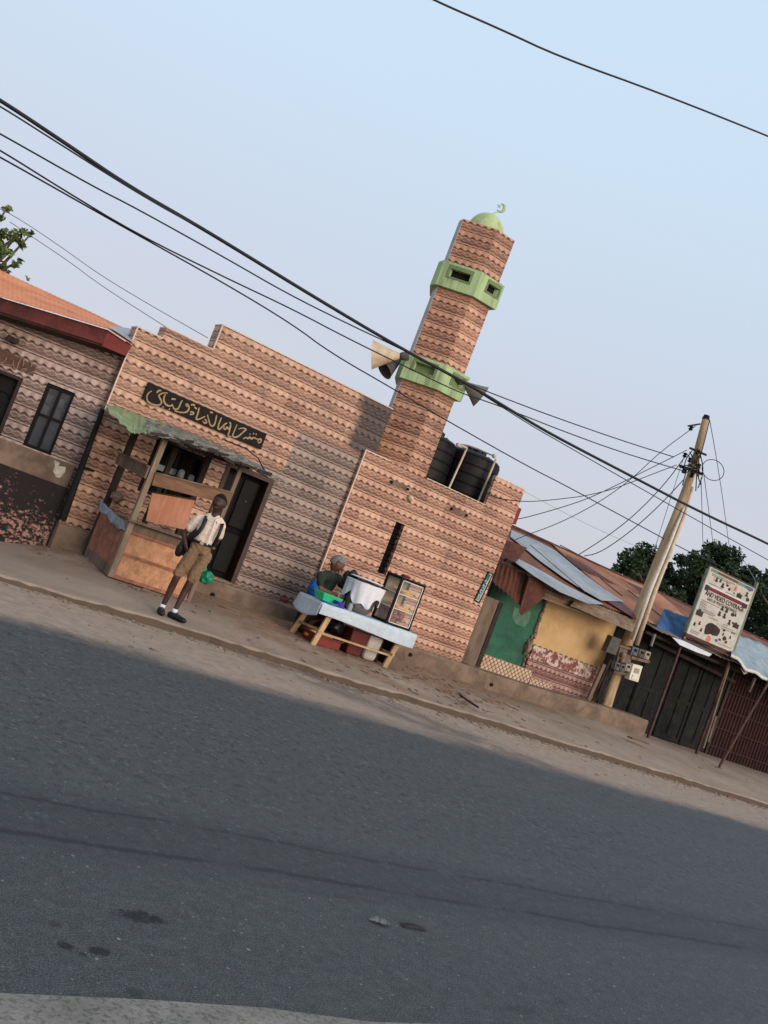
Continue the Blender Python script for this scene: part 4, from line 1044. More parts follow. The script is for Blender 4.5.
# backpack, worn low on the left hip
bag=thing('backpack','black backpack on the schoolboy\'s back with straps over both shoulders','backpack',chest+V((0,.18,-.4)))
m=skin({'a':(b(206,527,-.2),(.12,.07)),'b':(b(197,541,-.22),(.15,.10)),'c':(b(188,551,-.20),(.12,.09))},[('a','b'),('b','c')],2); m=mb_from(m)
m2=mb_from(skin({'a':(b(187,540,-.12),(.05,.06)),'b':(b(180.5,548,-.09),(.055,.06)),'c':(b(178.5,553,-.09),(.05,.05))},[('a','b'),('b','c')],2))
part('bag',fuse([m,m2],.012,3),'shoe_black',bag,smooth=True)
def strap(ps,w=.05):
    m=MB(); k=len(ps); vs=[]
    for i,p in enumerate(ps):
        d=(ps[min(i+1,k-1)]-ps[max(0,i-1)]).normalized(); s=d.cross(BP.n).normalized()*w/2
        vs+=[p-s,p+s,p+s-BP.n*.012,p-s-BP.n*.012]
    fs=[(0,1,2,3),tuple(4*(k-1)+j for j in (3,2,1,0))]
    for i in range(k-1):
        for j in range(4): fs.append((4*i+j,4*i+(j+1)%4,4*i+4+(j+1)%4,4*i+4+j))
    m.add(vs,fs); return m
part('strap',strap(smooth_pts([b(208,514,-.09),b(207.3,515,.02),b(206,518,.10),b(203,526,.135),b(198,533,.14),b(191,538,.10),b(188,541,0)])),'shoe_black',bag,smooth=True)
part('strap',strap(smooth_pts([b(222,518,-.09),b(223,520,.0),b(222.8,524,.08),b(220,532,.125),b(216,540,.10),b(213,546,.0)]),.04),'shoe_black',bag,smooth=True)
# --- the seller behind the table
wz=.23
WP=FY(13.75); w=lambda x,y,o=0: WP.px(x,y,o)
woman=thing('person','seated seller in dark green top and grey headwrap bending over bowls behind the table','person',(8.1,13.8,.2))
hc=w(337.5,564.5,.02); face=V((.80,-.42,-.36)); up=V((.30,-.1,1)).normalized()
pieces,eyes,pup,hair,HL=head_mb(hc,face,.275,up)
neck=w(332.5,572.5,.0); chest=w(328.5,578.5,0); mid=w(322,591,0); pel=w(316,603,0)
shn=w(321.5,575.5,.13); shf=w(339.5,579.5,-.12); eln=w(320,588.5,.2); wrn=w(336,595.5,.30); elf=w(345,590,-.12); wrf=w(347,596,.05)
kn1=pel+V((.36,-.16,-.02)); kn2=pel+V((.38,.12,-.0)); an1=V((kn1.x-.62,kn1.y+.02,.33)); 
an1=V(G(297.5,629,.27)); an1=w(299,627,.0); an2=w(304,630,-.12)
SKB=(V((.5,-.86,0)),V((.86,.5,0)))
N2={'pel':(pel,(.15,.12)),'mid':(mid,(.12,.10)),'chest':(chest,(.13,.10)),'neck':(neck,.052),'head':(neck.lerp(hc,.5),.05),
 'shn':(shn,.055),'eln':(eln,.043),'wrn':(wrn,.03),'shf':(shf,.055),'elf':(elf,.043),'wrf':(wrf,.03),
 'h1':(pel+V((.06,-.1,-.03)),.09),'k1':(kn1,.06),'c1':(w(312,622,.12),.05),'a1':(w(303,629,.05),.035),'h2':(pel+V((.06,.1,-.03)),.09),'k2':(kn2,.06),'c2':(w(318,624,-.1),.05),'a2':(w(309,631,-.1),.035)}
E2=[('pel','mid'),('mid','chest'),('chest','neck'),('neck','head'),('chest','shn'),('shn','eln'),('eln','wrn'),('chest','shf'),('shf','elf'),('elf','wrf'),('pel','h1'),('h1','k1'),('k1','c1'),('c1','a1'),('pel','h2'),('h2','k2'),('k2','c2'),('c2','a2')]
body=mb_from(skin(N2,E2,2))
hands=hand_mb(wrn,(.7,-.1,-.5),(.2,-.1,-1),.155,1,.55)+hand_mb(wrf,(.5,-.5,-.5),(.2,-.1,-1),.155,-1,.55)
part('body',fuse([body]+pieces+hands,.009,2),'skin_mid',woman,smooth=True)
part('eye',eyes,'eye_white',woman,smooth=True); part('pupil',pup,'hair',woman,smooth=True)
m=MB(); bm=bmesh.new(); bmesh.ops.create_icosphere(bm,subdivisions=4,radius=1); vs=[];keep=[]
for v in bm.verts:
    x,y,z=v.co; k=1+.05*noise.noise(V((x*2,y*2,z*7))); vs.append(HL(x*.42*k,y*.48*k-.04,z*.53*k+.05))
for f in bm.faces:
    cc=f.calc_center_median()
    if cc.z>.22+.22*max(0,cc.y) or (cc.y<-.25 and cc.z>-.35): keep.append(tuple(v.index for v in f.verts))
m.add(vs,keep); bm.free(); part('headwrap',m,'wrap_grey',woman,smooth=True)
S={'low':(w(319,600,0),(.17,.15)),'mid':(mid,(.155,.135)),'chest':(chest,(.165,.13)),'nk':(neck+V((-.01,0,-.05)),(.075,.07)),'shn':(shn,.075),'sn':(shn.lerp(eln,.6),.066),'shf':(shf,.075),'sf':(shf.lerp(elf,.6),.066)}
so=folds(fuse([mb_from(skin(S,[('low','mid'),('mid','chest'),('chest','nk'),('chest','shn'),('shn','sn'),('chest','shf'),('shf','sf')],2))],.01,3),.018,11,3)
part('blouse',so,'blouse_green',woman,smooth=True)
S={'a':(w(314,603,.0),(.21,.19)),'b':(w(310,612,.0),(.20,.2)),'k1':(kn1,(.12,.12)),'k2':(kn2,(.12,.12)),'h':(w(313,620,0),(.17,.15))}
so=folds(fuse([mb_from(skin(S,[('a','b'),('a','k1'),('a','k2'),('b','h')],2))],.012,3),.02,9,8)
part('wrapper',so,'wood_dark',woman,smooth=True)
S={'a':(w(315,583,.12),(.045,.05)),'b':(w(313.5,589,.16),(.10,.06)),'c':(w(312.5,597,.16),(.12,.07))}
so=folds(fuse([mb_from(skin(S,[('a','b'),('b','c')],2))],.01,2),.02,12,2)
part('shawl',so,'cloth_blue',woman,smooth=True,label='bright blue cloth tied round the seller')
for a_,o_ in ((w(303,629,.05),V((-.1,-.07,0))),(w(309,631,-.1),V((-.1,-.07,0)))):
    z=V((a_.x,a_.y,zp(a_.x,a_.y)+.045)); m=mb_from(skin({'h':(z,(.045,.04)),'t':(z+o_,(.042,.03))},[('h','t')],2)); m2=MB(); m2.tube([z,V(a_)],[.045,.045],8); part('shoe',fuse([m,m2],.01,1),'shoe_black',woman,smooth=True)
# stool she sits on
st=thing('stool','low dark wooden stool under the seated seller','stool',(pel.x-.02,pel.y,.2))
sx,sy,sz=pel.x-.02,pel.y,pel.z-.17
m=MB(); m.box(sx-.18,sx+.18,sy-.16,sy+.16,sz-.03,sz); part('seat',m,'wood_dark',st,bevel=.005)
for dx in(-.14,.14):
    for dy in(-.12,.12):
        m=MB(); m.beam((sx+dx,sy+dy,zp(sx,sy)-.02),(sx+dx*.95,sy+dy*.95,sz-.03),.04,.04,(0,1,0)); part('leg',m,'wood_dark',st)
# ------------------------------------------------------------------ table and wares
TX0,TX1,TY0,TY1,TZ=7.80,9.56,12.80,13.55,.835
table=thing('market_table','rough pale wood trestle table carrying the food, in front of the mosque wall','table',(8.8,13.1,.2))
m=MB(); m.box(TX0+.03,TX1-.06,TY0+.02,TY1-.02,TZ-.04,TZ-.008); part('table_top',m,'wood_raw',table,bevel=.004)
def leg(x0,y0,x1,y1,mat='wood_raw',wd=.085):
    m=MB(); m.beam((x0,y0,zp(x0,y0)-.01),(x1,y1,TZ-.05),wd,.045,(0,1,0)); part('leg',m,mat,table,bevel=.004)
leg(7.87,12.86,8.02,12.9); leg(7.80,13.45,7.95,13.42); leg(9.28,12.90,9.40,12.9); leg(9.15,13.5,9.28,13.42,'wood_grey',.1)
m=MB(); m.beam((7.94,12.87,.40),(9.34,12.91,.39),.03,.05,(0,1,0)); part('stretcher',m,'wood_raw',table)
m=MB(); m.beam((7.86,13.44,.40),(9.24,13.46,.40),.03,.05,(0,1,0)); part('stretcher',m,'wood_grey',table)
for x in (7.9,9.33):
    m=MB(); m.beam((x-.01,12.83,.42),(x-.05,13.48,.42),.05,.03,(0,0,1)); part('cross_rail',m,'wood_raw',table)
m=MB()
def cloth(u,v):
    # v 0..1 wraps back edge -> front edge -> drop
    x=TX0-.06+(TX1-TX0+.1)*u
    s=v*(TY1-TY0+.24)
    if s<TY1-TY0: return V((x,TY1-s,TZ+.004+.004*noise.noise(V((x*4,s*5,0)))))
    d=s-(TY1-TY0); 
    return V((x,TY0-.012-.012*math.sin(x*7)*d/.2-.01*noise.noise(V((x*3,0,1))),TZ-d*(.82+.12*math.sin(x*2.1+.6))))
m.grid(cloth,60,20,.004)
def clothL(u,v):
    y=TY1+(TY0-TY1)*u
    return V((TX0-.062-.05*v-.03*math.sin(u*5)*v,y,TZ+.003-.27*v*(.75+.25*math.sin(u*3.1))))
m.grid(clothL,16,8,.004)
solo('tablecloth',m,'table_cloth','pale blue plastic cloth over the food table hanging down its front edge','tablecloth',smooth=True,fixn=True)
# glass food case
CX0,CX1,CY0,CY1,CZ0,CZ1=9.03,9.52,12.93,13.38,TZ+.012,1.615
case=thing('food_case','glass case with black frame holding bread and fried food on the table','display case',(9.27,13.15,CZ0))
fw=.035; m=MB()
for x in (CX0,CX1-fw):
    for y in (CY0,CY1-fw): m.box(x,x+fw,y,y+fw,CZ0,CZ1)
for z in (CZ0,CZ1-fw):
    for y in (CY0,CY1-fw): m.box(CX0+fw,CX1-fw,y,y+fw,z,z+fw)
    for x in (CX0,CX1-fw): m.box(x,x+fw,CY0+fw,CY1-fw,z,z+fw)
part('frame',m,'black_metal',case)
m=MB(); m.box(CX0-.01,CX1+.01,CY0-.01,CY1+.01,CZ1+.001,CZ1+.012); part('top_panel',m,'box_grey',case)
m=MB(); m.box(CX0+fw,CX1-fw,CY1-.012,CY1-.004,CZ0+fw,CZ1-fw); part('back_panel',m,'ply_back',case)
for zz in (1.11,1.35):
    m=MB(); m.box(CX0+.01,CX1-.01,CY0+.012,CY1-.02,zz,zz+.012); part('shelf',m,'meter_white',case)
m=MB()
for a in ((CX0+fw,CX1-fw,CY0-.004,CY0+.0,CZ0+fw,CZ1-fw),): m.box(CX0+fw,CX0+fw+.012,CY0-.003,CY0+.008,CZ0+fw,CZ1-fw); m.box(CX1-fw-.012,CX1-fw,CY0-.003,CY0+.008,CZ0+fw,CZ1-fw); m.box(CX0+fw,CX1-fw,CY0-.003,CY0+.008,CZ1-fw-.012,CZ1-fw); m.box(CX0+fw,CX1-fw,CY0-.003,CY0+.008,CZ0+fw,CZ0+fw+.012)
part('door_trim',m,'meter_white',case)
for y in (CY0+.014,CY1-.018):
    m=MB(); m.box(CX0+fw,CX1-fw,y,y+.004,CZ0+fw,CZ1-fw); part('glass_pane',m,'glass',case)
for x in (CX0+.014,CX1-.018):
    m=MB(); m.box(x,x+.004,CY0+fw,CY1-fw,CZ0+fw,CZ1-fw); part('glass_pane',m,'glass',case)
def pile(name,label,cat,mat,c,n,dx,dy,r,sq,seed,grp=None):
    random.seed(seed); m=MB()
    for k in range(n):
        a=random.uniform(-.7,.7); m.blob((c[0]+random.uniform(-dx,dx),c[1]+random.uniform(-dy,dy),c[2]+r*sq[2]*.8+(k//5)*r*sq[2]*1.3),r*random.uniform(.8,1.15),2,.25,k+seed,sq,Matrix.Rotation(a,3,'Z'))
    solo(name,m,mat,label,cat,grp,smooth=True)
pile('bread_pile','flat golden bread piled on the top shelf of the glass case','bread','bread',(9.27,13.13,1.362),9,.12,.1,.085,(1.3,.8,.33),11)
pile('bread_pile','flat golden bread piled on the middle shelf of the glass case','bread','bread',(9.25,13.13,1.122),9,.12,.1,.085,(1.3,.8,.33),12)
pile('fried_pieces','reddish fried pieces at the bottom of the glass case','food','meat_red',(9.27,13.12,CZ0+.04),26,.17,.12,.036,(1.2,1,.9),13)
m=MB(); m.blob((9.2,13.1,CZ1+.03),.05,3,.5,3,(1.6,1,.5)); solo('red_cloth',m,'ink_red','small crumpled red cloth lying on top of the glass case','cloth',smooth=True)
# pot under a cloth
pc=V((8.60,13.18,TZ+.008))
pot=thing('cooking_pot','large shiny metal pot under a white cloth in the middle of the table','pot',pc)
m=MB(); m.lathe(pc,[(.15,0),(.19,.03),(.225,.12),(.235,.24),(.235,.40),(.245,.41)],32); part('pot_body',m,'steel_pot',pot,smooth=True)
m=MB(); m.lathe(pc+V((0,0,.415)),[(.245,0),(.25,.02),(.2,.045),(.04,.06)],32); part('lid',m,'steel_pot',pot,smooth=True)
m=MB()
def pc_cloth(u,v):
    a=2*math.pi*u; sq=1/max(abs(math.cos(a)),abs(math.sin(a)))**.35
    if v<.3: r=.30*v/.3*sq; z=.485+.004*math.sin(a*5)
    else:
        t=(v-.3)/.7; drop=.30+.07*math.sin(a*3+1.2)+.05*math.sin(a*7); r=.30*sq*(1-.06*t)+.022*math.sin(a*11)*t; z=.485-drop*t
    return pc+V((r*math.cos(a),r*math.sin(a)*.95,z))
m.grid(pc_cloth,72,20,.003); solo('pot_cloth',m,'cloth_white','white cloth spread over the large pot with hanging corners','cloth',smooth=True,fixn=True)
m=MB(); m.box(pc.x-.25,pc.x+.25,pc.y-.27,pc.y+.2,TZ+.505,TZ+.52); solo('tray_lid',m,'grille_dark','dark flat tray lying on the white cloth over the pot','tray')
m=MB(); m.blob(pc+V((-.02,-.02,.535)),.26,3,.15,2,(1.05,1,.07)); solo('folded_cloth',m,'cloth_white','thin folded white cloth on top of the dark tray over the pot','cloth',smooth=True)
def basin(name,label,c,r0,r1,h,mat,sq=1):
    m=MB(); m.lathe(c,[(.01,0),(r0,0),(r1,h),(r1+.012,h+.004),(r1+.006,h-.006),(r1-.008,h-.002),(r0-.006,.01),(.01,.008)],28,cap=False)
    solo(name,m,mat,label,'bowl',smooth=True)
m=MB(); c=P(328,600.5,13.15); gx=c.x; zt=TZ+.006
m.loft([V((gx-.15,13.05,zt)),V((gx+.14,13.05,zt)),V((gx+.14,13.3,zt)),V((gx-.15,13.3,zt))],[V((gx-.19,13.02,zt+.13)),V((gx+.18,13.02,zt+.13)),V((gx+.18,13.36,zt+.13)),V((gx-.19,13.36,zt+.13))])
solo('green_basin',m,'bowl_green','bright green rectangular plastic tub beside the seller\'s hands','tub',bevel=.008)
bx=P(339,604,12.98); basin('purple_bowl','upturned purple bowl between the green tub and the pot',V((bx.x,12.98,TZ+.008)),.10,.07,.08,'bowl_purple')
bx=P(327,606,12.93); basin('blue_bowl','low turquoise dish at the table edge below the green tub',V((bx.x,12.93,TZ+.008)),.12,.15,.03,'bowl_blue')
for i,(x,y,mat,l) in enumerate(((349,610,'zinc','small clear glass jar on the table left of the pot'),(346,606,'plastic_black','small dark tin on the table behind the clear jar'))):
    c=P(x,y,13.0); m=MB(); m.lathe((c.x,13.0+i*.1,TZ+.008),[(.035,0),(.04,.01),(.04,.08),(.03,.1),(.03,.12)],14); solo('jar',m,mat,l,'jar',smooth=True)
m=MB(); c=P(350,584,13.45); m.blob(P(350,580,13.45),.15,3,.55,4,(.9,.6,1)); m.blob(P(347,592,13.45),.13,3,.5,6,(.55,.6,1.7)); m.blob(P(343,604,13.42),.11,3,.5,2,(.8,.6,1.2))
solo('black_bundle',m,'plastic_black','black bundle standing on the table between the seller and the covered pot','bundle',smooth=True)
m=MB(); m.blob(w(341,595,.33),.03,3,.6,2,(1,1,1)); solo('wrapped_food',m,'cloth_white','small white parcel held in the seller\'s hands','parcel',smooth=True)
# under the table
def ubox(name,label,cat,x0,x1,y0,y1,z0,z1,mat,taper=.0,bevel=.01):
    m=MB(); m.loft([V((x0+taper,y0+taper,z0)),V((x1-taper,y0+taper,z0)),V((x1-taper,y1-taper,z0)),V((x0+taper,y1-taper,z0))],[V((x0,y0,z1)),V((x1,y0,z1)),V((x1,y1,z1)),V((x0,y1,z1))]); return solo(name,m,mat,label,cat,bevel=bevel)
t=thing('red_crate','shallow red plastic crate under the left end of the table','crate',(8.2,13.1,.2))
z0=zp(8.2,13)+.003; m=MB(); x0,x1,y0,y1=7.92,8.45,12.98,13.38
m.loft([V((x0+.03,y0+.03,z0)),V((x1-.03,y0+.03,z0)),V((x1-.03,y1-.03,z0)),V((x0+.03,y1-.03,z0))],[V((x0+.03,y0+.03,z0+.01)),V((x1-.03,y0+.03,z0+.01)),V((x1-.03,y1-.03,z0+.01)),V((x0+.03,y1-.03,z0+.01))])
for a,bq in (((x0+.02,y0+.02),(x1-.02,y0+.02)),((x1-.02,y0+.02),(x1-.02,y1-.02)),((x1-.02,y1-.02),(x0+.02,y1-.02)),((x0+.02,y1-.02),(x0+.02,y0+.02))): m.beam((*a,z0+.075),(*bq,z0+.075),.012,.14,(0,0,1))
part('crate_body',m,'tray_red',t)
m=MB()
for a,bq in (((x0,y0),(x1,y0)),((x1,y0),(x1,y1)),((x1,y1),(x0,y1)),((x0,y1),(x0,y0))): m.beam((*a,z0+.15),(*bq,z0+.15),.03,.02,(0,0,1))
part('rim',m,'tray_red',t)
pile('yellow_rags','yellowish rags heaped in the red crate','rags','bread',(8.12,13.15,z0+.05),8,.13,.08,.07,(1.4,.8,.6),21)
m=MB(); m.blob((8.38,13.25,.52),.16,3,.4,5,(1,.8,.9)); solo('dark_bag',m,'plastic_black','black bag on the red crate under the table','bag',smooth=True)
ubox('maroon_bucket','dark maroon plastic tub under the middle of the table','tub',8.56,8.92,13.0,13.4,zp(8.7,13)+.003,.60,'crate_maroon',.05,.02)
t=ubox('white_sack','greyish white sack leaning under the table right of the maroon tub','sack',8.90,9.18,13.0,13.28,zp(9.1,13)+.003,.60,'sack_white',.02,.05)
ub=thing('brown_box','open brown wooden box under the right end of the table','box',(9.45,13.3,.2)); 
m=MB(); m.box(9.22,9.26,13.12,13.5,zp(9.4,13.2),.62); part('side',m,'wood_dark',ub); m=MB(); m.box(9.46,9.50,13.12,13.5,zp(9.4,13.2),.62); part('side',m,'wood_dark',ub); m=MB(); m.box(9.26,9.46,13.46,13.5,zp(9.4,13.2),.6); part('back',m,'sheet_aged',ub)
m=MB(); 
for i in range(4): 
    x=9.30+i*.055; m.box(x,x+.03,13.0,13.3,TZ-.11,TZ-.045)
m.box(9.27,9.53,13.05,13.3,TZ-.12,TZ-.11); solo('hanging_rack',m,'grille_dark','small dark rack fixed beneath the right end of the table','rack')
m=MB(); m.blob(P(284,600,14.1),.05,3,.5,7,(1.6,1,.8)); solo('red_rag',m,'ink_red','tiny red rag on the ledge left of the table','cloth',smooth=True)
# ------------------------------------------------------------------ shack to the right of the mosque
shack=thing('shack','low shack with yellow wall, green panel and patched metal sheet roof beside the mosque','shack',(14.2,15,.5))
def sp_(n,m,mat,**k): return part(n,m,mat,shack,**k)
S0=FY(15.0)
m=MB(); m.box(14.0,16.12,15.0,15.2,1.28,2.5); sp_('yellow_wall',m,'wall_yellow')
m=MB(); m.box(14.04,16.14,14.95,15.1,1.02,1.29); sp_('tile_row',m,'tile_blotch')
m=MB(); m.box(14.04,16.14,14.97,15.1,.4,1.018); sp_('tiled_base',m,'tile_brown')
m=MB()
random.seed(4)
for i in range(16):
    z=.86+i*.095; m.blob((13.99+.05*noise.noise(V((i*1.7,0,0))),15.0,z),random.uniform(.03,.055),2,.8,i,(.9,.8,1.3))
m.blob((13.93,14.98,1.2),.10,2,.6,3,(.7,.8,1.6))
sp_('rubble_edge',m,'stone_rub')
m=MB()
for i in range(13): m.blob((14.1+i*.155,14.985,1.30+.012*noise.noise(V((i,3,0)))),.035,1,.5,i,(1.5,.6,.7))
sp_('mortar_lumps',m,'stone_rub')
m=MB(); m.box(12.5,14.2,14.9,15.02,.4,.80); m.box(14.2,14.85,14.88,14.95,.4,.66); sp_('lattice_tiles',m,'lattice')
m=MB(); m.box(12.55,14.0,15.02,15.06,.8,2.5); sp_('green_panel',m,'door_green')
m=MB(); m.slab(FY(15.02),[(514,607),(520,609),(531,612),(529,622),(524,627),(516,624),(512,618)],0,.006); sp_('faded_patch',m,'door_patch')
m=MB(); m.box(12.02,12.52,14.62,14.66,.54,1.86); sp_('side_board',m,'wood_grey'); m=MB(); m.box(12.5,12.60,14.6,15.0,.54,1.84); sp_('door_post',m,'wood_dark')
m=MB(); m.box(12.1,22.0,19.4,19.6,0,3.4); m.box(15.9,16.1,15.3,19.5,0,2.6); sp_('back_wall',m,'concrete')
# big old roof: ridge at Y 18, eaves at Y 14.7
EZ,RZ,EYY,RYY=2.58,3.63,14.7,18.0
RP=Pl((12,EYY,EZ),(1,0,0),(0,RYY-EYY,RZ-EZ))
m=MB()
def rf(x0,x1,y0=EYY,y1=RYY,dz=0,amp=.012,per=.09,nx=None,sd=0):
    z=lambda y: EZ+(RZ-EZ)*(y-EYY)/(RYY-EYY)
    nx=nx or int((x1-x0)/per*5)
    def f(u,v):
        x=x0+(x1-x0)*u; y=y0+(y1-y0)*v
        return V((x,y,z(y)+dz+amp*math.sin(x/per*2*math.pi)+.03*noise.noise(V((x*.7,y*.7,sd)))+.012*noise.noise(V((x*3,y*2,sd)))))
    m.grid(f,nx,8,.006)
rf(12.1,16.4); sp_('roof',m,'roof_rust')
m=MB(); rf(16.3,20.2,dz=.03,sd=2); sp_('roof',m,'roof_faded')
m=MB(); rf(20.1,28,dz=.02,sd=5); sp_('roof',m,'roof_rust')
m=MB(); m.tube([V((12.1+i*.6,RYY,RZ+.02+.02*noise.noise(V((i,0,0))))) for i in range(27)],.05,6); sp_('ridge_cap',m,'sheet_rust')
def patch(pxs,off,mat,label=None,name='roof_sheet',pl=RP,cor=None,th=.008):
    m=MB(); f=[pl.px(x,y,off) for x,y in pxs]; m.loft([p-pl.n*th for p in f],f); return sp_(name,m,mat,label=label)
s8=lambda l: [(500+x/3.84,500+y/3.84) for x,y in l]
patch(s8([(45,115),(150,160),(215,195),(330,290),(400,340),(475,390),(390,385),(320,345),(240,295),(150,230),(95,185),(40,140)]),.06,'zinc','long bluish zinc sheet across the shack roof')
patch(s8([(70,225),(165,275),(250,325),(330,365),(400,400),(340,397),(230,352),(130,290),(60,240)]),.09,'zinc','lower zinc sheet along the shack eaves')
patch(s8([(400,335),(440,370),(510,420),(525,460),(430,400),(330,340),(300,300)]),.04,'crate_maroon')
patch(s8([(205,180),(350,250),(560,345),(550,370),(430,320),(300,260)]),.035,'sheet_rust')
for a_,b_ in (((530,545),(585,592)),((600,578),(622,596)),((628,590),(662,617)),((560,545),(600,566))):
    m=MB(); m.tube([RP.px(*a_,.06),RP.px(*b_,.06)],.012,5); sp_('roof_seam',m,'sheet_rust')
# loose sheets hanging over the front
def corr(c00,c10,c01,c11,n,amp,th=.006,sd=0,sag=0):
    m=MB(); c00,c10,c01,c11=map(V,(c00,c10,c01,c11)); nn=(c10-c00).cross(c01-c00).normalized()
    def f(u,v):
        p=c00.lerp(c10,u).lerp(c01.lerp(c11,u),v); return p+nn*(amp*math.sin(v*n*2*math.pi)+.03*noise.noise(V((u*3,v*3,sd)))+sag*math.sin(u*math.pi))
    m.grid(f,12,n*6,th); return m
def P2(x,y,Y): return P(x,y,Y)
s7=lambda x,y,Y: P(470+x/8.53,560+y/8.53,Y)
sp_('hanging_sheet',corr(s7(235,30,14.75),s7(195,190,14.4),s7(500,130,14.6),s7(435,385,14.35),7,.018,sd=1),'sheet_rust',label='dark rusty corrugated sheet sagging over the green panel')
m=MB(); ps=[s7(510,135,14.4),s7(625,165,14.3),s7(640,300,14.3),s7(605,345,14.25),s7(440,475,14.25),s7(420,445,14.25),s7(450,330,14.3)]
m.loft(ps,[p+V((0,.012,.003)) for p in ps]); sp_('hanging_sheet',m,'sheet_rust',label='small brown sheet folded down to a point over the green panel')
sp_('hanging_sheet',corr(P(507,540,14.9),P(527,548,14.9),P(500,556,14.5),P(517,561,14.5),4,.015,sd=3),'sheet_rust')
# aged corrugated eaves board over the yellow wall
e_=[[(543,581),(586,597),(633,620)],[(537,595),(575,611),(632,629)]]
sp_('eaves_sheet',corr(P(543,580,14.6),P(634,620,14.6),P(538,597,14.3),P(632,630,14.3),4,.022,sd=4,sag=.02),'sheet_aged',label='aged corrugated eaves sheet over the yellow wall')
sp_('eaves_sheet',corr(P(575,600,14.45),P(636,624,14.5),P(570,606,14.2),P(632,632,14.2),3,.015,sd=7),'sheet_aged')
m=MB(); m.beam(P(505,560,14.8),P(640,625,14.8),.06,.08,(0,0,1)); sp_('eaves_beam',m,'wood_dark')
m=MB(); m.box(12.1,16.4,14.9,15.5,2.45,2.5); sp_('eaves_soffit',m,'wood_dark')
# ------------------------------------------------------------------ shop with dark doors and brown shutter
shop=thing('shop','low shop row with blackish double doors and a closed brown shutter at the right','shop',(20,15.3,.25))
def sh_(n,m,mat,**k): return part(n,m,mat,shop,**k)
GY=15.2
m=MB(); m.box(16.2,17.5,GY,GY+.1,.2,2.5); m.box(16.2,30,18.9,19.1,0,2.7); m.box(16.2,30,GY+.02,GY+.1,2.4,2.75); sh_('front_wall',m,'shopdoor')
for a_,b_ in ((17.52,18.55),(18.58,19.5),(19.53,20.5)):
    m=MB(); m.box(a_,b_,GY-.02,GY+.03,.2,2.4); d=sh_('door',m,'shopdoor',bevel=.004)
    m=MB()
    for z in (.32,1.2,2.2): m.box(a_+.03,b_-.03,GY-.045,GY-.021,z,z+.09)
    for x in (a_+.02,b_-.09,(a_+b_)/2-.03): m.box(x,x+.07,GY-.043,GY-.022,.22,2.38)
    part('door_batten',m,'shopdoor',d)
m=MB(); 
n=56; x0=20.62; x1=27.5
def shf(u,v):
    x=x0+(x1-x0)*u; return V((x,GY-.03+.018*(1 if math.sin(x/.125*2*math.pi)>0 else -1),.2+2.25*v))
m.grid(shf,330,1,.004); s_=sh_('shutter',m,'shutter')
m=MB()
for z in (.5,.95,1.4,1.85,2.25): m.box(x0,x1,GY-.062,GY-.05,z,z+.03)
part('shutter_rib',m,'shutter',s_)
m=MB(); m.box(20.52,20.62,GY-.06,GY+.02,.2,2.45); m.box(17.4,28,GY-.08,GY-.03,2.42,2.5); sh_('door_frame',m,'wood_dark')
m=MB(); m.beam(P(650,640,14.9),P(735,682,14.9),.05,.07,(0,0,1)); m.beam(P(646,632,14.5),P(740,672,14.5),.05,.06,(0,0,1)); sh_('eaves_beam',m,'wood_dark')
# projecting canopy over doors
m=MB(); 
def can(u,v):
    x=16.6+3.0*u; y=14.2+1.1*v; return V((x,y,2.50+.17*v+.02*noise.noise(V((x*2,y*2,1)))+.01*math.sin(x*40)))
m.grid(can,80,6,.012); sh_('canopy_sheet',m,'sheet_aged')
m=MB(); m.slab(FY(14.18),[(672,637),(684,641),(712,654),(709,656.5),(696,652),(680,645)],0,.01); sh_('canopy_edge',m,'white_strip',label='whitish strip along the canopy edge under the signboard')
m=MB(); m.beam(P(655,634,14.3),P(651,646,14.3),.04,.04,(0,1,0)); sh_('hanging_bracket',m,'wire_grey')
# pale tarpaulin awning
aw=MB()
at=[(733,634),(745,637),(760,643),(790,660),(820,676)]; ab=[(731,654),(742,662),(752,672),(766,676),(780,684),(830,708)]
def awf(u,v):
    def seg(l,Y):
        k=u*(len(l)-1); i=min(int(k),len(l)-2); return P(*lerp2(l[i],l[i+1],k-i),Y)
    p=seg(at,15.2).lerp(seg(ab,14.0),v); return p+V((0,0,-.05*math.sin(v*math.pi)+.03*noise.noise(V((u*7,v*4,0)))+.03*math.sin(u*18)*v))
aw.grid(awf,50,14,.006); solo('awning_tarpaulin',aw,'tarp_pale','pale blue grey tarpaulin sagging over the brown shutter at the right edge','tarpaulin',smooth=True)
m=MB()
k=len(ab)
ps=[awf(i/30,1)+V((0,-.006,.01)) for i in range(31)]
m.grid(lambda u,v: ps[min(int(u*30),30)]+V((0,-.004,-.07*v-.015*math.sin(u*26))),30,2,.006); solo('awning_hem',m,'tarp_white','whitish scalloped hem hanging from the pale tarpaulin','tarpaulin',smooth=True)
m=MB(); m.beam(P(755,678,14.2),P(749,692,14.2),.05,.05,(0,1,0)); sh_('awning_prop',m,'wood_grey')
m=MB(); q=[(740.5,668),(745,671),(748,673),(744,674.5)]; m.slab(FY(14.1),q,0,.01); sh_('torn_label',m,'dirty_white')
m=MB(); m.slab(FY(14.1),[(742,669.3),(745,671.3),(744,673.2)],.011,.014); sh_('torn_label_mark',m,'ink_black')
# blue tarp on the roof edge
m=MB(); q=[(662,609),(666,610),(690,618),(682,641),(657,629)]
def btf(u,v): 
    a=P(664,609,15.0).lerp(P(692,619,15.0),u); b2=P(655,629,14.5).lerp(P(682,642,14.5),u); p=a.lerp(b2,v); return p+V((0,-.02*math.sin(u*9),.03*noise.noise(V((u*4,v*4,3)))))
m.grid(btf,24,16,.006); solo('blue_tarpaulin',m,'tarp_blue','bright blue tarpaulin laid over the roof edge between pole and signboard','tarpaulin',smooth=True)
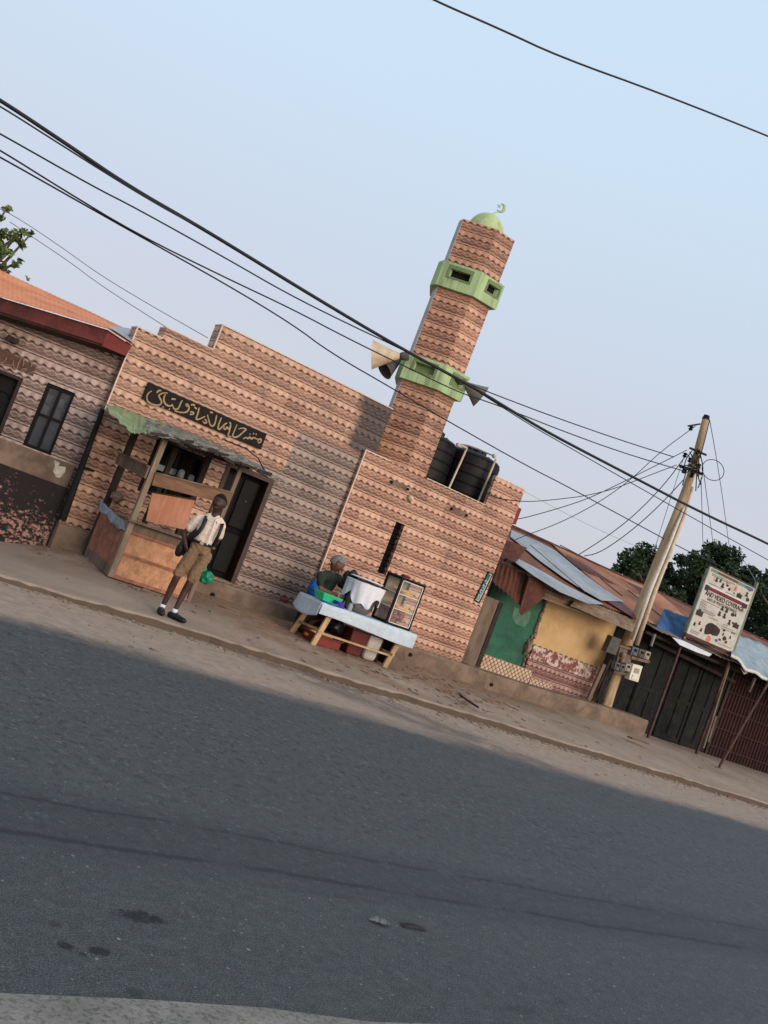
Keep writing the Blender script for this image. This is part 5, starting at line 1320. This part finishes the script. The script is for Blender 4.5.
# ------------------------------------------------------------------ utility pole
PY=14.75
def up(x,y,o=0): return P(x,y,PY-o)
pole=thing('utility_pole','tall tapering wooden utility pole with cables gathered at its top','utility pole',(16.25,PY,.3))
pb=V((16.25,PY,.25)); pt=P(706,418,PY)
m=MB(); pc_=smooth_pts([P(604.5,707,PY),P(618,667,PY),P(641,607,PY),P(664,546,PY),P(690.5,480,PY),P(706,418,PY)],3); n=len(pc_)-1; m.tube(pc_,[.145-.075*i/n+.008*noise.noise(V((i*.9,2,0))) for i in range(n+1)],12)
MAT['pole_wood']=simple('pole_wood',(176,150,118),.85,.2,2.5,dirt=(112,88,66),dirtamt=.7,stretch=(3,3,.35),bump=.008)
part('pole_shaft',m,'pole_wood',pole,smooth=True)
m=MB(); m.tube([pt-V((0,0,.03)),pt+V((0,0,.06))],[.085,.06],10); part('pole_cap',m,'black_metal',pole)
def off(t,dx,dy): return pb.lerp(pt,t)+V((dx,dy,0))
m=MB(); m.tube([P(632.5,640,PY-.2),P(651,588,PY-.2),P(669.5,544,PY-.17),P(684,508,PY-.13)],[.045,.045,.035,.02],10); part('conduit',m,'pvc_white',pole,smooth=True)
m=MB(); m.tube([P(636.5,645,PY-.14),P(654.5,592,PY-.14),P(670.5,551,PY-.12),P(684.5,515,PY-.1),P(693,487,PY-.07)],[.05,.05,.045,.04,.03],10); part('conduit',m,'pvc',pole,smooth=True)
m=MB()
random.seed(5)
for (x,y) in ((691,428),(685,455),(690,460),(697,452),(684,471),(692,475),(699,466)):
    c=P(x,y,PY-.1); m.lathe(c-V((0,0,.05)),[(.03,0),(.05,.02),(.03,.05),(.05,.08),(.02,.1)],10)
m.beam(P(680,466,PY-.1),P(702,474,PY-.1),.05,.06,(0,0,1)); m.beam(P(688,426,PY-.05),P(700,424,PY-.05),.03,.03,(0,0,1)); m.beam(P(690,448,PY-.1),P(706,455,PY-.1),.04,.04,(0,0,1))
part('insulator_bracket',m,'black_metal',pole)
m=MB()
for k in range(14):
    a=P(random.uniform(686,703),random.uniform(447,470),PY-random.uniform(.05,.2)); b2=P(random.uniform(682,702),random.uniform(465,492),PY-random.uniform(.05,.2)); c=a.lerp(b2,.5)+V((random.uniform(-.15,.15),-.05,0)); m.tube(smooth_pts([a,c,b2]),.012,5)
part('cable_tangle',m,'wire_black',pole)
m=MB(); ps=[]
for i in range(28): a=2*math.pi*i/24; ps.append(P(713+11*math.cos(a),470+11*math.sin(a)*.95+1.5*math.cos(a),PY-.1))
m.tube(ps,.009,5); part('cable_coil',m,'wire_brown',pole)
m=MB(); 
for k in range(12):
    t0=random.uniform(.03,.22); a=V((16.05+random.uniform(-.14,.0),PY-.17,1.9-random.random()*.3)); ps=[a+V((random.uniform(-.06,.02)*i*.4+random.uniform(-.03,.03),random.uniform(-.03,.03),-.28*i)) for i in range(5)]
    m.tube(smooth_pts(ps),.011,5)
part('cable_bundle',m,'wire_black',pole)
m=MB(); m.beam(P(604,664,PY-.15),P(588,700,PY-.15),.09,.05,(0,1,0)); m.beam(P(612,660,PY-.1),P(592,703,PY-.1),.05,.05,(0,1,0)); part('side_plank',m,'wood_grey',pole)
# meters on boards beside the pole
def meterbox(name,label,q,Y,mat,grp=None,dial=True,th=.12,dialmat='dark_void'):
    pl=FY(Y); f=[pl.px(x,y) for x,y in q]
    if th<=0: th=.1
    c=sum(f,V())/4; t=thing(name,label,'meter box',(c.x,Y,min(p.z for p in f)),grp)
    m=MB(); m.loft([p+V((0,th,0)) for p in f],f); part('casing',m,mat,t,bevel=.012)
    if dial:
        a=f[0].lerp(f[3],.22).lerp(f[1].lerp(f[2],.22),.25); 
        def q2(u,v): return f[0].lerp(f[1],u).lerp(f[3].lerp(f[2],u),v)
        d=[q2(.25,.2),q2(.75,.2),q2(.75,.5),q2(.25,.5)]; m=MB(); m.loft([p-V((0,.001,0)) for p in d],[p-V((0,.008,0)) for p in d]); part('dial_window',m,dialmat,t)
        d=[q2(.2,.62),q2(.8,.62),q2(.8,.9),q2(.2,.9)]; m=MB(); m.loft([p-V((0,.001,0)) for p in d],[p-V((0,.02,0)) for p in d]); part('terminal_cover',m,mat,t)
    return t
s6=lambda l: [(600+x/10.24,620+y/10.24) for x,y in l]
meterbox('junction_box','dark brownish grey junction box hanging left of the utility pole',s6([(130,165),(225,200),(165,365),(60,325)]),PY-.28,'box_grey',None,False,.15)
mg='electricity meters on the utility pole'
meterbox('electricity_meter','bluish grey meter, left of the upper row of three on the pole',s6([(340,275),(405,290),(380,375),(315,355)]),PY-.3,'meter_grey',mg)
meterbox('electricity_meter','grey brown meter, middle of the upper row of three on the pole',s6([(412,295),(468,312),(445,395),(388,378)]),PY-.3,'box_grey',mg)
meterbox('electricity_meter','tan meter, right of the upper row of three on the pole',s6([(474,314),(528,332),(500,412),(450,397)]),PY-.3,'meter_cream',mg)
meterbox('electricity_meter','dark grey meter, left of the lower row of three on the pole',s6([(165,430),(215,445),(195,525),(145,508)]),PY-.32,'meter_grey',mg)
meterbox('electricity_meter','grey meter, middle of the lower row of three on the pole',s6([(222,447),(268,460),(248,538),(202,528)]),PY-.32,'meter_grey',mg)
meterbox('electricity_meter','pale tan meter, right of the lower row beside the white box',s6([(275,445),(325,460),(308,535),(255,520)]),PY-.32,'meter_cream',mg)
meterbox('white_meter_box','large white meter box at the right end of the lower row',s6([(342,452),(440,475),(392,640),(296,610)]),PY-.34,'meter_white',None,True,.14,'meter_cream')
m=MB(); m.slab(FY(PY-.2),s6([(205,255),(330,290),(325,310),(200,275)]),0,.06); m.slab(FY(PY-.17),s6([(205,280),(330,310),(300,540),(150,520)]),0,.04); m.slab(FY(PY-.19),s6([(330,370),(520,420),(500,445),(320,400)]),0,.05); m.slab(FY(PY-.19),s6([(150,515),(340,560),(330,585),(140,540)]),0,.05)
part('meter_board',m,'wood_grey',pole)
m=MB(); m.blob(P(623,655,PY-.25),.06,2,.4); m.blob(P(622,661,PY-.26),.05,2,.4,3); part('switch_box',m,'stone_rub',pole)
# ------------------------------------------------------------------ signboard
BD=FY(14.3)
bill=thing('signboard','faded photo shop signboard on two tall rusty posts, advertising photo materials','signboard',(18.2,14.3,.3))
for (a,bq) in (((706,568),(650,738)),((756,582),(697,754))):
    A1=P(*a,14.3); B1=P(*bq,14.3); x=(A1.x+B1.x)/2; lo=V((x,14.3,B1.z-.04)); midp=V((x,14.3,2.55))
    m=MB(); m.beam(lo,midp,.05,.05,(0,1,0)); m.beam(midp,V((x,14.3,A1.z)),.06,.06,(0,1,0)); p_=part('post',m,'steel_rust',bill)
    m=MB(); m.beam(midp+V((0,-.033,0)),V((x,14.267,A1.z)),.062,.004,(0,1,0)); m.beam(V((x-.034,14.3,2.6)),V((x-.034,14.3,A1.z)),.004,.05,(0,1,0)); part('painted_face',m,'steel_green',p_)
m=MB(); m.beam(P(703,748,14.1),P(729,665,14.35),.05,.04,(0,1,0)); m.beam(P(708,742,14.2),P(716,716,14.25),.06,.03,(0,1,0)); part('side_brace',m,'wood_grey',bill)
bx0,bx1,bz0,bz1=17.40,19.05,2.68,4.20
m=MB(); m.box(bx0,bx1,14.25,14.28,bz0,bz1); bd=part('panel',m,'board_white',bill)
m=MB(); m.box(bx0-.04,bx1+.06,14.23,14.30,bz0-.07,bz0-.003); m.box(bx0-.0,bx1,14.24,14.29,bz1+.002,bz1+.03); m.beam((bx0,14.31,bz0-.03),(bx1+.02,14.31,bz0-.16),.05,.05,(0,1,0)); part('frame_rail',m,'steel_rust',bill)
def bu(u,v,o=0.0): return V((bx0+(bx1-bx0)*u,14.249-o,bz1-(bz1-bz0)*v))
def brect(m,u0,u1,v0,v1,o=.003): m.loft([bu(u0,v1,.0005),bu(u1,v1,.0005),bu(u1,v0,.0005),bu(u0,v0,.0005)],[bu(u0,v1,o),bu(u1,v1,o),bu(u1,v0,o),bu(u0,v0,o)])
def btext(s,u,v,size,mat,name='lettering',bold=.012,squash=1):
    cu=bpy.data.curves.new('t','FONT'); cu.body=s; cu.size=size; cu.extrude=.002; cu.offset=bold*size; cu.align_x='CENTER'
    o=bpy.data.objects.new('t',cu); col.objects.link(o); me=evalmesh(o); bpy.data.objects.remove(o)
    mm=MB(); c=bu(u,v,.004); mm.add([V((c.x+p.co.x*squash,c.y-p.co.z,c.z+p.co.y)) for p in me.vertices],[tuple(f.vertices) for f in me.polygons]); part(name,mm,mat,bd,fixn=False)
m=MB(); brect(m,.03,.97,.012,.055); part('top_band',m,'ink_green',bd)
m=MB(); brect(m,.18,.62,.02,.045,.005); part('top_writing',m,'ink_red',bd)
m=MB(); brect(m,.02,.98,.245,.262); part('band_edge',m,'white_strip',bd)
m=MB(); brect(m,.03,.97,.265,.315); part('red_band',m,'ink_red',bd)
m=MB(); brect(m,.03,.11,.255,.335,.006); brect(m,.86,.97,.27,.33,.006)
random.seed(3)
for u in [.3+.05*i for i in range(10)]:
    brect(m,u,u+.02,.285,.312,.005)
# header pictures: small silhouettes
def figs(m,u,v,h,kind):
    # a little camera / head-and-shoulders silhouette
    def blobp(cu,cv,ru,rv,n=12,o=.005):
        ps=[(cu+ru*math.cos(2*math.pi*i/n)*(1+.25*random.uniform(-1,1)),cv+rv*math.sin(2*math.pi*i/n)*(1+.25*random.uniform(-1,1))) for i in range(n)]
        m.loft([bu(a,b_,.0005) for a,b_ in ps],[bu(a,b_,o) for a,b_ in ps])
    if kind=='head': blobp(u,v-h*.25,h*.32,h*.32); blobp(u,v+h*.25,h*.5,h*.28)
    elif kind=='cam': brect(m,u-h*.7,u+h*.7,v-h*.35,v+h*.4); blobp(u,v,h*.3,h*.3,12,.008); brect(m,u-h*.3,u+h*.1,v-h*.55,v-h*.35)
    elif kind=='tripod':
        for a in(-.35,0,.35): m.loft([bu(u-.008,v,.0005),bu(u+.008,v,.0005),bu(u+a*h+.008,v+h*.6,.0005),bu(u+a*h-.008,v+h*.6,.0005)],[bu(u-.008,v,.004),bu(u+.008,v,.004),bu(u+a*h+.008,v+h*.6,.004),bu(u+a*h-.008,v+h*.6,.004)])
        blobp(u,v-h*.1,h*.3,h*.18)
    else: blobp(u,v,h*.5,h*.4)
for u,v,h,k in ((.2,.13,.06,'head'),(.28,.12,.05,'head'),(.35,.17,.07,'head'),(.44,.14,.05,'blob'),(.50,.18,.05,'blob'),(.74,.20,.08,'cam'),(.88,.12,.08,'tripod'),(.93,.20,.08,'blob'),(.62,.2,.03,'blob')): figs(m,u,v,h,k)
for u,v,h,k in ((.5,.47,.07,'head'),(.60,.47,.07,'head'),(.48,.56,.07,'head'),(.59,.56,.07,'head'),(.74,.49,.08,'blob'),(.80,.47,.05,'tripod'),(.73,.60,.09,'tripod'),(.88,.62,.09,'cam'),(.80,.6,.04,'blob'),(.10,.67,.10,'cam'),(.68,.75,.05,'blob'),(.74,.86,.08,'blob'),(.80,.90,.05,'blob'),(.69,.81,.04,'head'),(.66,.9,.05,'blob'),(.08,.84,.05,'head'),(.17,.80,.05,'head'),(.24,.88,.05,'head'),(.85,.80,.05,'tripod')): figs(m,u,v,h,k)
part('pictures',m,'ink_black',bd)
m=MB(); figs(m,.62,.13,.07,'head'); figs(m,.42,.10,.05,'head'); figs(m,.44,.955,.10,'blob'); part('portrait',m,'ink_skin',bd)
m=MB(); figs(m,.90,.045,.08,'blob'); figs(m,.60,.93,.06,'blob'); brect(m,.80,.97,.02,.055,.006); part('blue_marks',m,'ink_blue',bd)
m=MB(); 
ps=[(.26,.80),(.30,.72),(.40,.69),(.52,.71),(.57,.78),(.54,.88),(.46,.91),(.36,.90),(.28,.93)]
ps=[(.30,.79),(.34,.745),(.40,.725),(.50,.735),(.60,.765),(.61,.81),(.585,.87),(.50,.885),(.44,.88),(.40,.90),(.33,.915),(.31,.87)]
m.loft([bu(a,b_,.0005) for a,b_ in ps],[bu(a,b_,.007) for a,b_ in ps]); part('torn_patch',m,'wood_dark',bd)
m=MB()
for i,v in enumerate((.475,.50,.52,.54,.56,.585,.605,.625)):
    u=.05
    L=(.36,.1,.12,.1,.14,.32,.34,.30)[i]
    while u<.05+L:
        wdt=random.uniform(.015,.04); brect(m,u,u+wdt,v,v+.010,.003); u+=wdt+.012
for u,v,L in ((.08,.215,.3),(.3,.66,.2),(.62,.67,.1),(.08,.075,.5),(.08,.095,.4),(.45,.23,.2),(.6,.70,.25),(.62,.73,.3),(.05,.93,.2),(.05,.955,.18),(.64,.95,.3),(.84,.72,.1),(.84,.74,.08)):
    k=u
    while k<u+L: brect(m,k,k+.02,v,v+.01,.003); k+=.03
part('small_print',m,'ink_grey',bd)
btext('AND VIDEO COVERAGE',.5,.395,.140,'ink_black',bold=.016,squash=.93)
btext('SALE OF PHOTO MATERIALS',.47,.452,.085,'ink_grey',bold=.014,squash=.98)
# leaning stick by the shutter, fourth support
m=MB(); a=G(718,769,.20); m.tube([a,P(745,722,a.y+.2),P(775,672,14.0)],[.03,.028,.025],8)
solo('leaning_pole',m,'steel_rust','thin rusty pole leaning to the right in front of the brown shutter','pole')
m=MB(); 
for i in range(5): m.blob((a.x+random.uniform(-.15,.1),a.y+random.uniform(-.05,.1),a.z+.01),.05,1,.5,i,(1.2,1,.6))
solo('pole_stones',m,'stone_rub','small stones packed round the foot of the leaning pole','stones')
# ------------------------------------------------------------------ cables
def wire(pts,Y0,Y1,r,label,mat='wire_black',grp='overhead cables across the street front'):
    n=len(pts); m=MB(); L=[0]
    for a,b_ in zip(pts,pts[1:]): L.append(L[-1]+math.hypot(b_[0]-a[0],b_[1]-a[1]))
    r=r*.78; ps=[P(x,y,Y0+(Y1-Y0)*L[i]/L[-1]) for i,(x,y) in enumerate(pts)]
    m.tube(smooth_pts(ps,3),r,6); return solo('cable',m,mat,label,'cable',grp,smooth=True)
wire([(-40,77),(0,99.8),(68,145),(130,187),(193,223),(245,254.5),(312.5,296),(400,348),(468,384),(530,422),(560,439),(633,477),(700,512),(768,543.6),(820,570)],11.5,12.2,.028,'thickest black cable, crossing the whole picture and passing in front of the utility pole')
wire([(-40,84),(0,106),(55,141),(115,179),(160,206),(193,224)],11.5,11.6,.012,'thin cable just below the thickest one that joins it over the left parapet')
wire([(-40,112),(0,133.6),(94,187),(135,207.6),(229,260),(286,293),(346,323),(408,352),(465,383),(530,408),(560,419),(620,440),(674,457)],12,14.6,.013,'thin cable running beside the thickest one and ending highest on the utility pole')
wire([(-40,128),(0,150),(62,189),(135,233),(224,277),(292,309),(345,337),(398,363),(460,393),(486,401),(530,418),(560,430),(620,452),(687,472)],11.8,14.6,.013,'cable passing the cream horn and ending lower on the utility pole')
wire([(-40,136),(0,157),(60,191),(135,233.5),(224,283),(292,324),(330,352.5),(390,387),(444.6,419.4),(530,467.6),(560,482.6),(620,515),(687,551),(720,566)],11.8,15,.013,'lowest of the long cables, crossing in front of the minaret base and water tanks')
wire([(480,393),(530,425),(560,442),(633,484),(700,522),(768,560),(800,578)],12.2,12.6,.010,'thin cable just below the thickest one in the right third of the picture')
wire([(400,-18),(433,0),(500,29),(560,57),(660,93),(768,136),(820,158)],9,9,.014,'single cable crossing the upper right corner of the sky','wire_brown')
wire([(-20,200),(12,214),(60,246),(100,275),(150,305),(208,338)],20,17,.009,'thin grey cable, the upper of two above the house roof at the left','wire_grey','faint grey cables above the left house')
wire([(10,222),(31,236),(70,262),(100,285),(169,329)],20,17,.009,'thin grey cable, the lower of two above the house roof at the left','wire_grey','faint grey cables above the left house')
g='service cables fanning from the utility pole'
wire([(695.5,426),(660,452),(633,478),(600,502),(560,523),(524,536),(515,540)],14.7,16,.011,'service cable from the very top of the pole down to the shack roof',grp=g)
wire([(687,450),(655,466),(625,481),(590,498),(560,508),(528,517),(518,519)],14.6,14.5,.011,'service cable from the pole to the red box on the mosque corner',grp=g)
wire([(676.5,465),(645,477),(614,489),(585,496),(560,499),(530,502),(509,500),(497,498),(484,492)],14.6,14.4,.011,'service cable from the pole across the mosque wall top below the tanks',grp=g)
wire([(687,454),(665,484),(636,514),(608,536),(579,554.5)],14.6,16.5,.013,'steep service cable dropping from the pole to the zinc roof ridge',grp=g)
wire([(684.6,478.6),(660,505),(636,527),(612,545),(596,554),(584,556)],14.6,16.5,.013,'slack service cable curving up into the roof ridge, the lowest of the fan',grp=g)
wire([(684,457),(670,500),(655,548)],14.6,14.9,.008,'thin cable hanging down along the left side of the pole',grp=g)
g2='thin cables dropping right of the utility pole towards the trees'
wire([(709.6,420),(716,455),(723,500),(729,545)],14.7,20,.010,'drop cable from the pole top, rightmost of three over the trees',grp=g2)
wire([(703.6,473),(708,505),(713,543)],14.7,20,.010,'middle of three drop cables over the trees',grp=g2)
wire([(701,478),(702,510),(703,545)],14.7,20,.010,'leftmost of three drop cables over the trees, right of the pole',grp=g2)
wire([(709.6,420),(705,440),(700,458)],14.7,14.65,.012,'short jumper cable on the right side of the pole top',grp=g2)
wire([(735,548),(747,565),(756,582)],17,14.3,.009,'green tinted stay wire from the trees to the top right of the signboard','steel_green','stay wires')
wire([(500,478),(540,500),(590,526),(640,548)],21,21,.006,'very faint thin wire above the shack roof','wire_grey','stay wires')
# ------------------------------------------------------------------ trees
def leaf_mat():
    m=Mat('foliage',.6,0,.3); v,_=m.world()
    a=m.nt.nodes.new('ShaderNodeNewGeometry'); r=N(m.nt,a.outputs['Random Per Island'])
    k=m.mix(r,lin((27,42,26)),lin((50,68,36))); k=m.mix(m.noise(v,.5,3,.6).ss(.45,.7)*.6,k,lin((52,72,38))); m.color(k)
    m.b.inputs['Transmission Weight'].default_value=0; return m.m
MAT['foliage']=leaf_mat()
def leaf_mat2():
    m=Mat('foliage_light',.6,0,.3)
    a=m.nt.nodes.new('ShaderNodeNewGeometry'); r=N(m.nt,a.outputs['Random Per Island'])
    m.color(m.mix(r,lin((56,74,38)),lin((112,128,70)))); return m.m
MAT['foliage_light']=leaf_mat2()
def leaves(m,clumps,n,size,seed):
    random.seed(seed)
    for c,r in clumps:
        c=V(c)
        k=int(n*(r**2))
        for i in range(k):
            d=V((random.gauss(0,1),random.gauss(0,1),random.gauss(0,1))).normalized()
            rr=r*(random.random()**.35)*(1+.35*noise.noise(d*2.2+c))
            p=c+V((d.x*rr,d.y*rr,d.z*rr*.85)); s=size*random.uniform(.6,1.4)
            a=V((random.gauss(0,1),random.gauss(0,1),random.gauss(0,.6))).normalized(); b_=a.orthogonal().normalized()
            b_=(Matrix.Rotation(random.uniform(0,6.28),3,a)@b_)
            m.add([p-a*s,p+b_*s*.45,p+a*s,p-b_*s*.45],[(0,1,2,3)])
def tree(label,base,top_c,clumps,n,size,seed,mat,trunk=.35,grp=None):
    t=thing('tree',label,'tree',base,grp); m=MB()
    m.tube([V(base),V(base).lerp(V(top_c),.5)+V((.3,0,0)),V(top_c)],[trunk,trunk*.75,trunk*.4],10)
    random.seed(seed)
    for c,r in clumps[:12]:
        a=V(base).lerp(V(top_c),random.uniform(.55,.95)); m.tube([a,a.lerp(V(c),.5)+V((0,0,.1)),V(c)],[trunk*.4,trunk*.22,trunk*.08],6)
    part('trunk',m,'bark',t); m=MB(); leaves(m,clumps,n,size,seed); part('crown',m,mat,t,fixn=False)
def crownpx(outline,Y,depth,seed,k=26,rr=(1.2,2.4)):
    random.seed(seed); out=[]
    (x0,x1,ytop)=outline
    return out
def clumps_px(lst,Y,seed,dy=2.2):
    random.seed(seed); out=[]
    for x,y,r in lst:
        p=P(x,y,Y+random.uniform(-dy,dy)); z=(p-EYE).dot(CF); out.append(((p.x,p.y,p.z),r*z/FPX))
    return out
g='dark trees behind the shop roofs'
c1=clumps_px([(632,562,15),(645,553,13),(657,566,15),(622,575,13),(640,577,16),(655,590,18),(668,578,12),(630,592,14),(672,598,14),(648,608,16),(690,600,14),(680,585,9)],40,1)
tree('rounded dark tree, left of the two big ones behind the orange roof',(P(650,600,40).x,40,0),P(648,585,40),c1,950,.14,2,'foliage',.4,g)
c2=clumps_px([(700,562,14),(715,553,14),(730,557,14),(692,577,14),(710,575,18),(735,578,18),(750,575,12),(700,595,18),(725,600,20),(750,600,18),(765,590,14),(775,600,16),(690,610,14),(715,620,18),(745,622,20),(770,620,18),(672,612,12),(682,560,8)],38,3)
tree('largest dark domed tree behind the signboard',(P(725,600,38).x,38,0),P(722,590,38),c2,950,.14,4,'foliage',.5,g)
c3=clumps_px([(758,588,9),(775,580,14),(790,600,18),(778,610,14),(765,635,12),(800,630,20),(790,645,20)],33,5)
tree('lower dark tree at the right edge behind the pale tarpaulin',(P(785,620,33).x,33,0),P(785,610,33),c3,950,.12,6,'foliage',.35,g)
c4=clumps_px([(-6,238,11),(6,234,6),(16,237,6.5),(24,232,4),(31,234,3.2),(6,209,4),(0,218,4.5),(-10,222,9),(2,250,7),(9,253,4),(14,264,4),(20,261,2.6),(2,268,4),(7,271,3),(28,279,1.8),(22,244,4.5),(-14,260,12),(-25,240,15),(0,259,3)],23,7,.8)
tree('leafy green tree top poking in at the left edge above the orange roof',(P(-40,300,23).x,23,0),P(-25,245,23),c4,3000,.075,8,'foliage_light',.2)
# small litter
random.seed(12)
m=MB(); c=G(380,919,.012); m.grid(lambda u,v: V((c.x-.08+.12*u,c.y-.012+.05*(v-.5)*math.sin(u*3.14)*(1+.5*noise.noise(V((u*6,v,3))))-.03*u,.010+.03*math.sin(u*3.1)*abs(noise.noise(V((u*7,v*5,1)))))),18,8,.002)
solo('plastic_scrap',m,'scrap_white','crumpled whitish plastic scrap lying on the asphalt','litter',smooth=True)
m=MB(); c=G(411,925,.01); m.grid(lambda u,v: V((c.x-.06+.14*u,c.y-.015+.03*v-.02*u,.008+.01*math.sin(u*3.1))),8,3,.002); solo('dark_scrap',m,'litter_dark','thin dark scrap on the asphalt right of the white scrap','litter')
spots=[(155,650,.03),(103,612,.02),(300,623,.02),(452,686,.05),(462,700,.05),(458,692,.03),(447,690,.03),(420,668,.03),(410,678,.03),(513,711,.02),(440,672,.02),(360,690,.02),(250,640,.02),(700,768,.03),(597,775,.02),(640,757,.02),(560,745,.02),(490,725,.02),(330,672,.02),(120,620,.015)]
m=MB()
for i,(x,y,r) in enumerate(spots):
    q=G(x,y,.1); z=zp(q.x,q.y) if q.y>11.3 else .004
    q=G(x,y,z); m.blob((q.x,q.y,z+.004),r*1.2,1,.7,i,(1.8,1,.35))
for k in range(1100):
    x=random.uniform(1,24); y=random.choice((random.uniform(9.3,14.2),random.gauss(11.05,.15))); z=zp(x,y) if y>11.35 else .002
    m.blob((x,y,z+.002),random.uniform(.004,.014)*(2.2 if random.random()<.06 else 1),1,.6,k,(1.3,1,.6))
for k in range(260):
    x=random.uniform(2,22); y=kerb_y(x)-random.uniform(.02,.22)
    m.blob((x,y,.006),random.uniform(.012,.035),1,.7,k,(1.5,1,.5))
for k in range(160):
    x=random.gauss(9.8,1.6); y=random.uniform(11.4,13.9); z=zp(x,y)
    a=random.uniform(0,3.1); d=V((math.cos(a),math.sin(a),0))*random.uniform(.02,.07); p=V((x,y,z+.006)); q=V((-d.y,d.x,0))*.25
    m.loft([p-d-q,p+d-q,p+d+q,p-d+q],[p-d-q+V((0,0,.006)),p+d-q+V((0,0,.01)),p+d+q+V((0,0,.006)),p-d+q+V((0,0,.008))])
stuffobj('pebbles_and_litter',m,'stone_rub','scattered pebbles and dark litter over the dusty roadside and pavement','litter')
m=MB(); ps=[G(x,y,.17) for x,y in ((448,684),(455,690),(460,696),(470,703),(478,708))]; m.tube(smooth_pts([p+V((0,0,.01)) for p in ps]),.018,5); solo('dead_branch',m,'litter_dark','thin dark dead twig on the pavement right of the table','twig')
m=MB(); c=G(459,699,.2); m.blob((c.x,c.y,.19),.035,2,.5,3,(1.5,1,.4)); solo('paper_scrap',m,'scrap_white','small white paper scrap beside the dead twig on the pavement','litter')
m=MB(); c=G(640,743,.26); m.loft([V((c.x-.25,c.y,.28)),V((c.x+.25,c.y-.02,.28)),V((c.x+.25,c.y+.12,.28)),V((c.x-.25,c.y+.14,.28))],[V((c.x-.25,c.y,.31)),V((c.x+.25,c.y-.02,.31)),V((c.x+.25,c.y+.12,.31)),V((c.x-.25,c.y+.14,.31))]); solo('flat_slab',m,'concrete','flat pale slab lying beside the end of the concrete ledge','slab')
# ------------------------------------------------------------------ light
SUN_EL=14.0; ts=V((.22,-.97,0)).normalized()     # horizontal direction towards the sun
ts=V((ts.x*math.cos(R_(SUN_EL)),ts.y*math.cos(R_(SUN_EL)),math.sin(R_(SUN_EL))))
sd=bpy.data.lights.new('sun','SUN'); sd.energy=2.0; sd.angle=R_(36); sd.color=(1,.83,.68)
so=bpy.data.objects.new('sun',sd); col.objects.link(so); so.rotation_euler=(-ts).to_track_quat('-Z','Y').to_euler(); so.location=(0,0,30)
wd=bpy.data.worlds.new('World'); scene.world=wd; wd.use_nodes=True; nt=wd.node_tree
bg=nt.nodes['Background']; sk=nt.nodes.new('ShaderNodeTexSky'); sk.sky_type='NISHITA'; sk.sun_disc=False
sk.sun_elevation=R_(SUN_EL); sk.sun_rotation=math.atan2(ts.x,ts.y)
sk.air_density=1.0; sk.dust_density=4.0; sk.ozone_density=3.0; sk.altitude=0
# even milky haze over the clear sky
mx=nt.nodes.new('ShaderNodeMix'); mx.data_type='RGBA'; mx.inputs[0].default_value=.72
tc=nt.nodes.new('ShaderNodeTexCoord'); sx_=nt.nodes.new('ShaderNodeSeparateXYZ'); nt.links.new(tc.outputs['Generated'],sx_.inputs[0])
rp=nt.nodes.new('ShaderNodeValToRGB'); nt.links.new(sx_.outputs[2],rp.inputs[0])
el=rp.color_ramp.elements; el[0].position=0.0; el[0].color=(6.0,5.8,6.35,1); el[1].position=.62; el[1].color=(6.3,7.9,9.5,1)
e=rp.color_ramp.elements.new(.2); e.color=(6.05,6.25,7.0,1); e=rp.color_ramp.elements.new(.42); e.color=(6.2,7.5,8.7,1)
nt.links.new(sk.outputs[0],mx.inputs[6]); nt.links.new(rp.outputs[0],mx.inputs[7]); nt.links.new(mx.outputs[2],bg.inputs[0]); bg.inputs[1].default_value=.130
vs=scene.view_settings; vs.view_transform='Standard'; vs.look='None'; vs.exposure=0; vs.gamma=1; vs.use_curve_mapping=False

# ------------------------------------------------------------------ loose twin pieces become parts of their own
def split_obj(o,newname=None):
    me=o.data; bm=bmesh.new(); bm.from_mesh(me); bm.verts.ensure_lookup_table(); seen=set(); comps=[]
    for v in bm.verts:
        if v.index in seen: continue
        st=[v]; seen.add(v.index); c=set()
        while st:
            a=st.pop(); c.add(a.index)
            for e in a.link_edges:
                b_=e.other_vert(a)
                if b_.index not in seen: seen.add(b_.index); st.append(b_)
        comps.append(c)
    bm.free()
    if len(comps)<2: return
    if newname: o.name=newname
    for k,c in enumerate(comps):
        bm=bmesh.new(); bm.from_mesh(me); bm.verts.ensure_lookup_table()
        bmesh.ops.delete(bm,geom=[v for v in bm.verts if v.index not in c],context='VERTS')
        nm=bpy.data.meshes.new(o.name); bm.to_mesh(nm); bm.free()
        for m_ in me.materials: nm.materials.append(m_)
        if k==0: first=nm; continue
        d=o.copy(); d.data=nm; d.name=o.name; col.objects.link(d)
    o.data=first
for o in list(bpy.data.objects):
    b_=o.name.split('.')[0]
    ren={'pictures':'picture','paper_pane':'paper_pane','frame_rail':'frame_rail','batten':'batten','vent_bracket':'vent_bracket','eye':'eye','pupil':'pupil','window_opening':'window_opening','shutter_rib':'shutter_rib','top_rib':'top_rib','eaves_beam':'eaves_beam','roof_beam':'roof_beam','portrait':'portrait','blue_marks':'blue_mark','door_panel':'door_panel','parapet_trim':'parapet_trim','block_trim':'block_trim','door_batten':'door_batten','mortar_lumps':None,'side_brace':'side_brace','side_plank':'side_plank','meter_board':'meter_board'}
    if ren.get(b_) and o.type=='MESH' and o.parent is not None: split_obj(o,ren[b_])
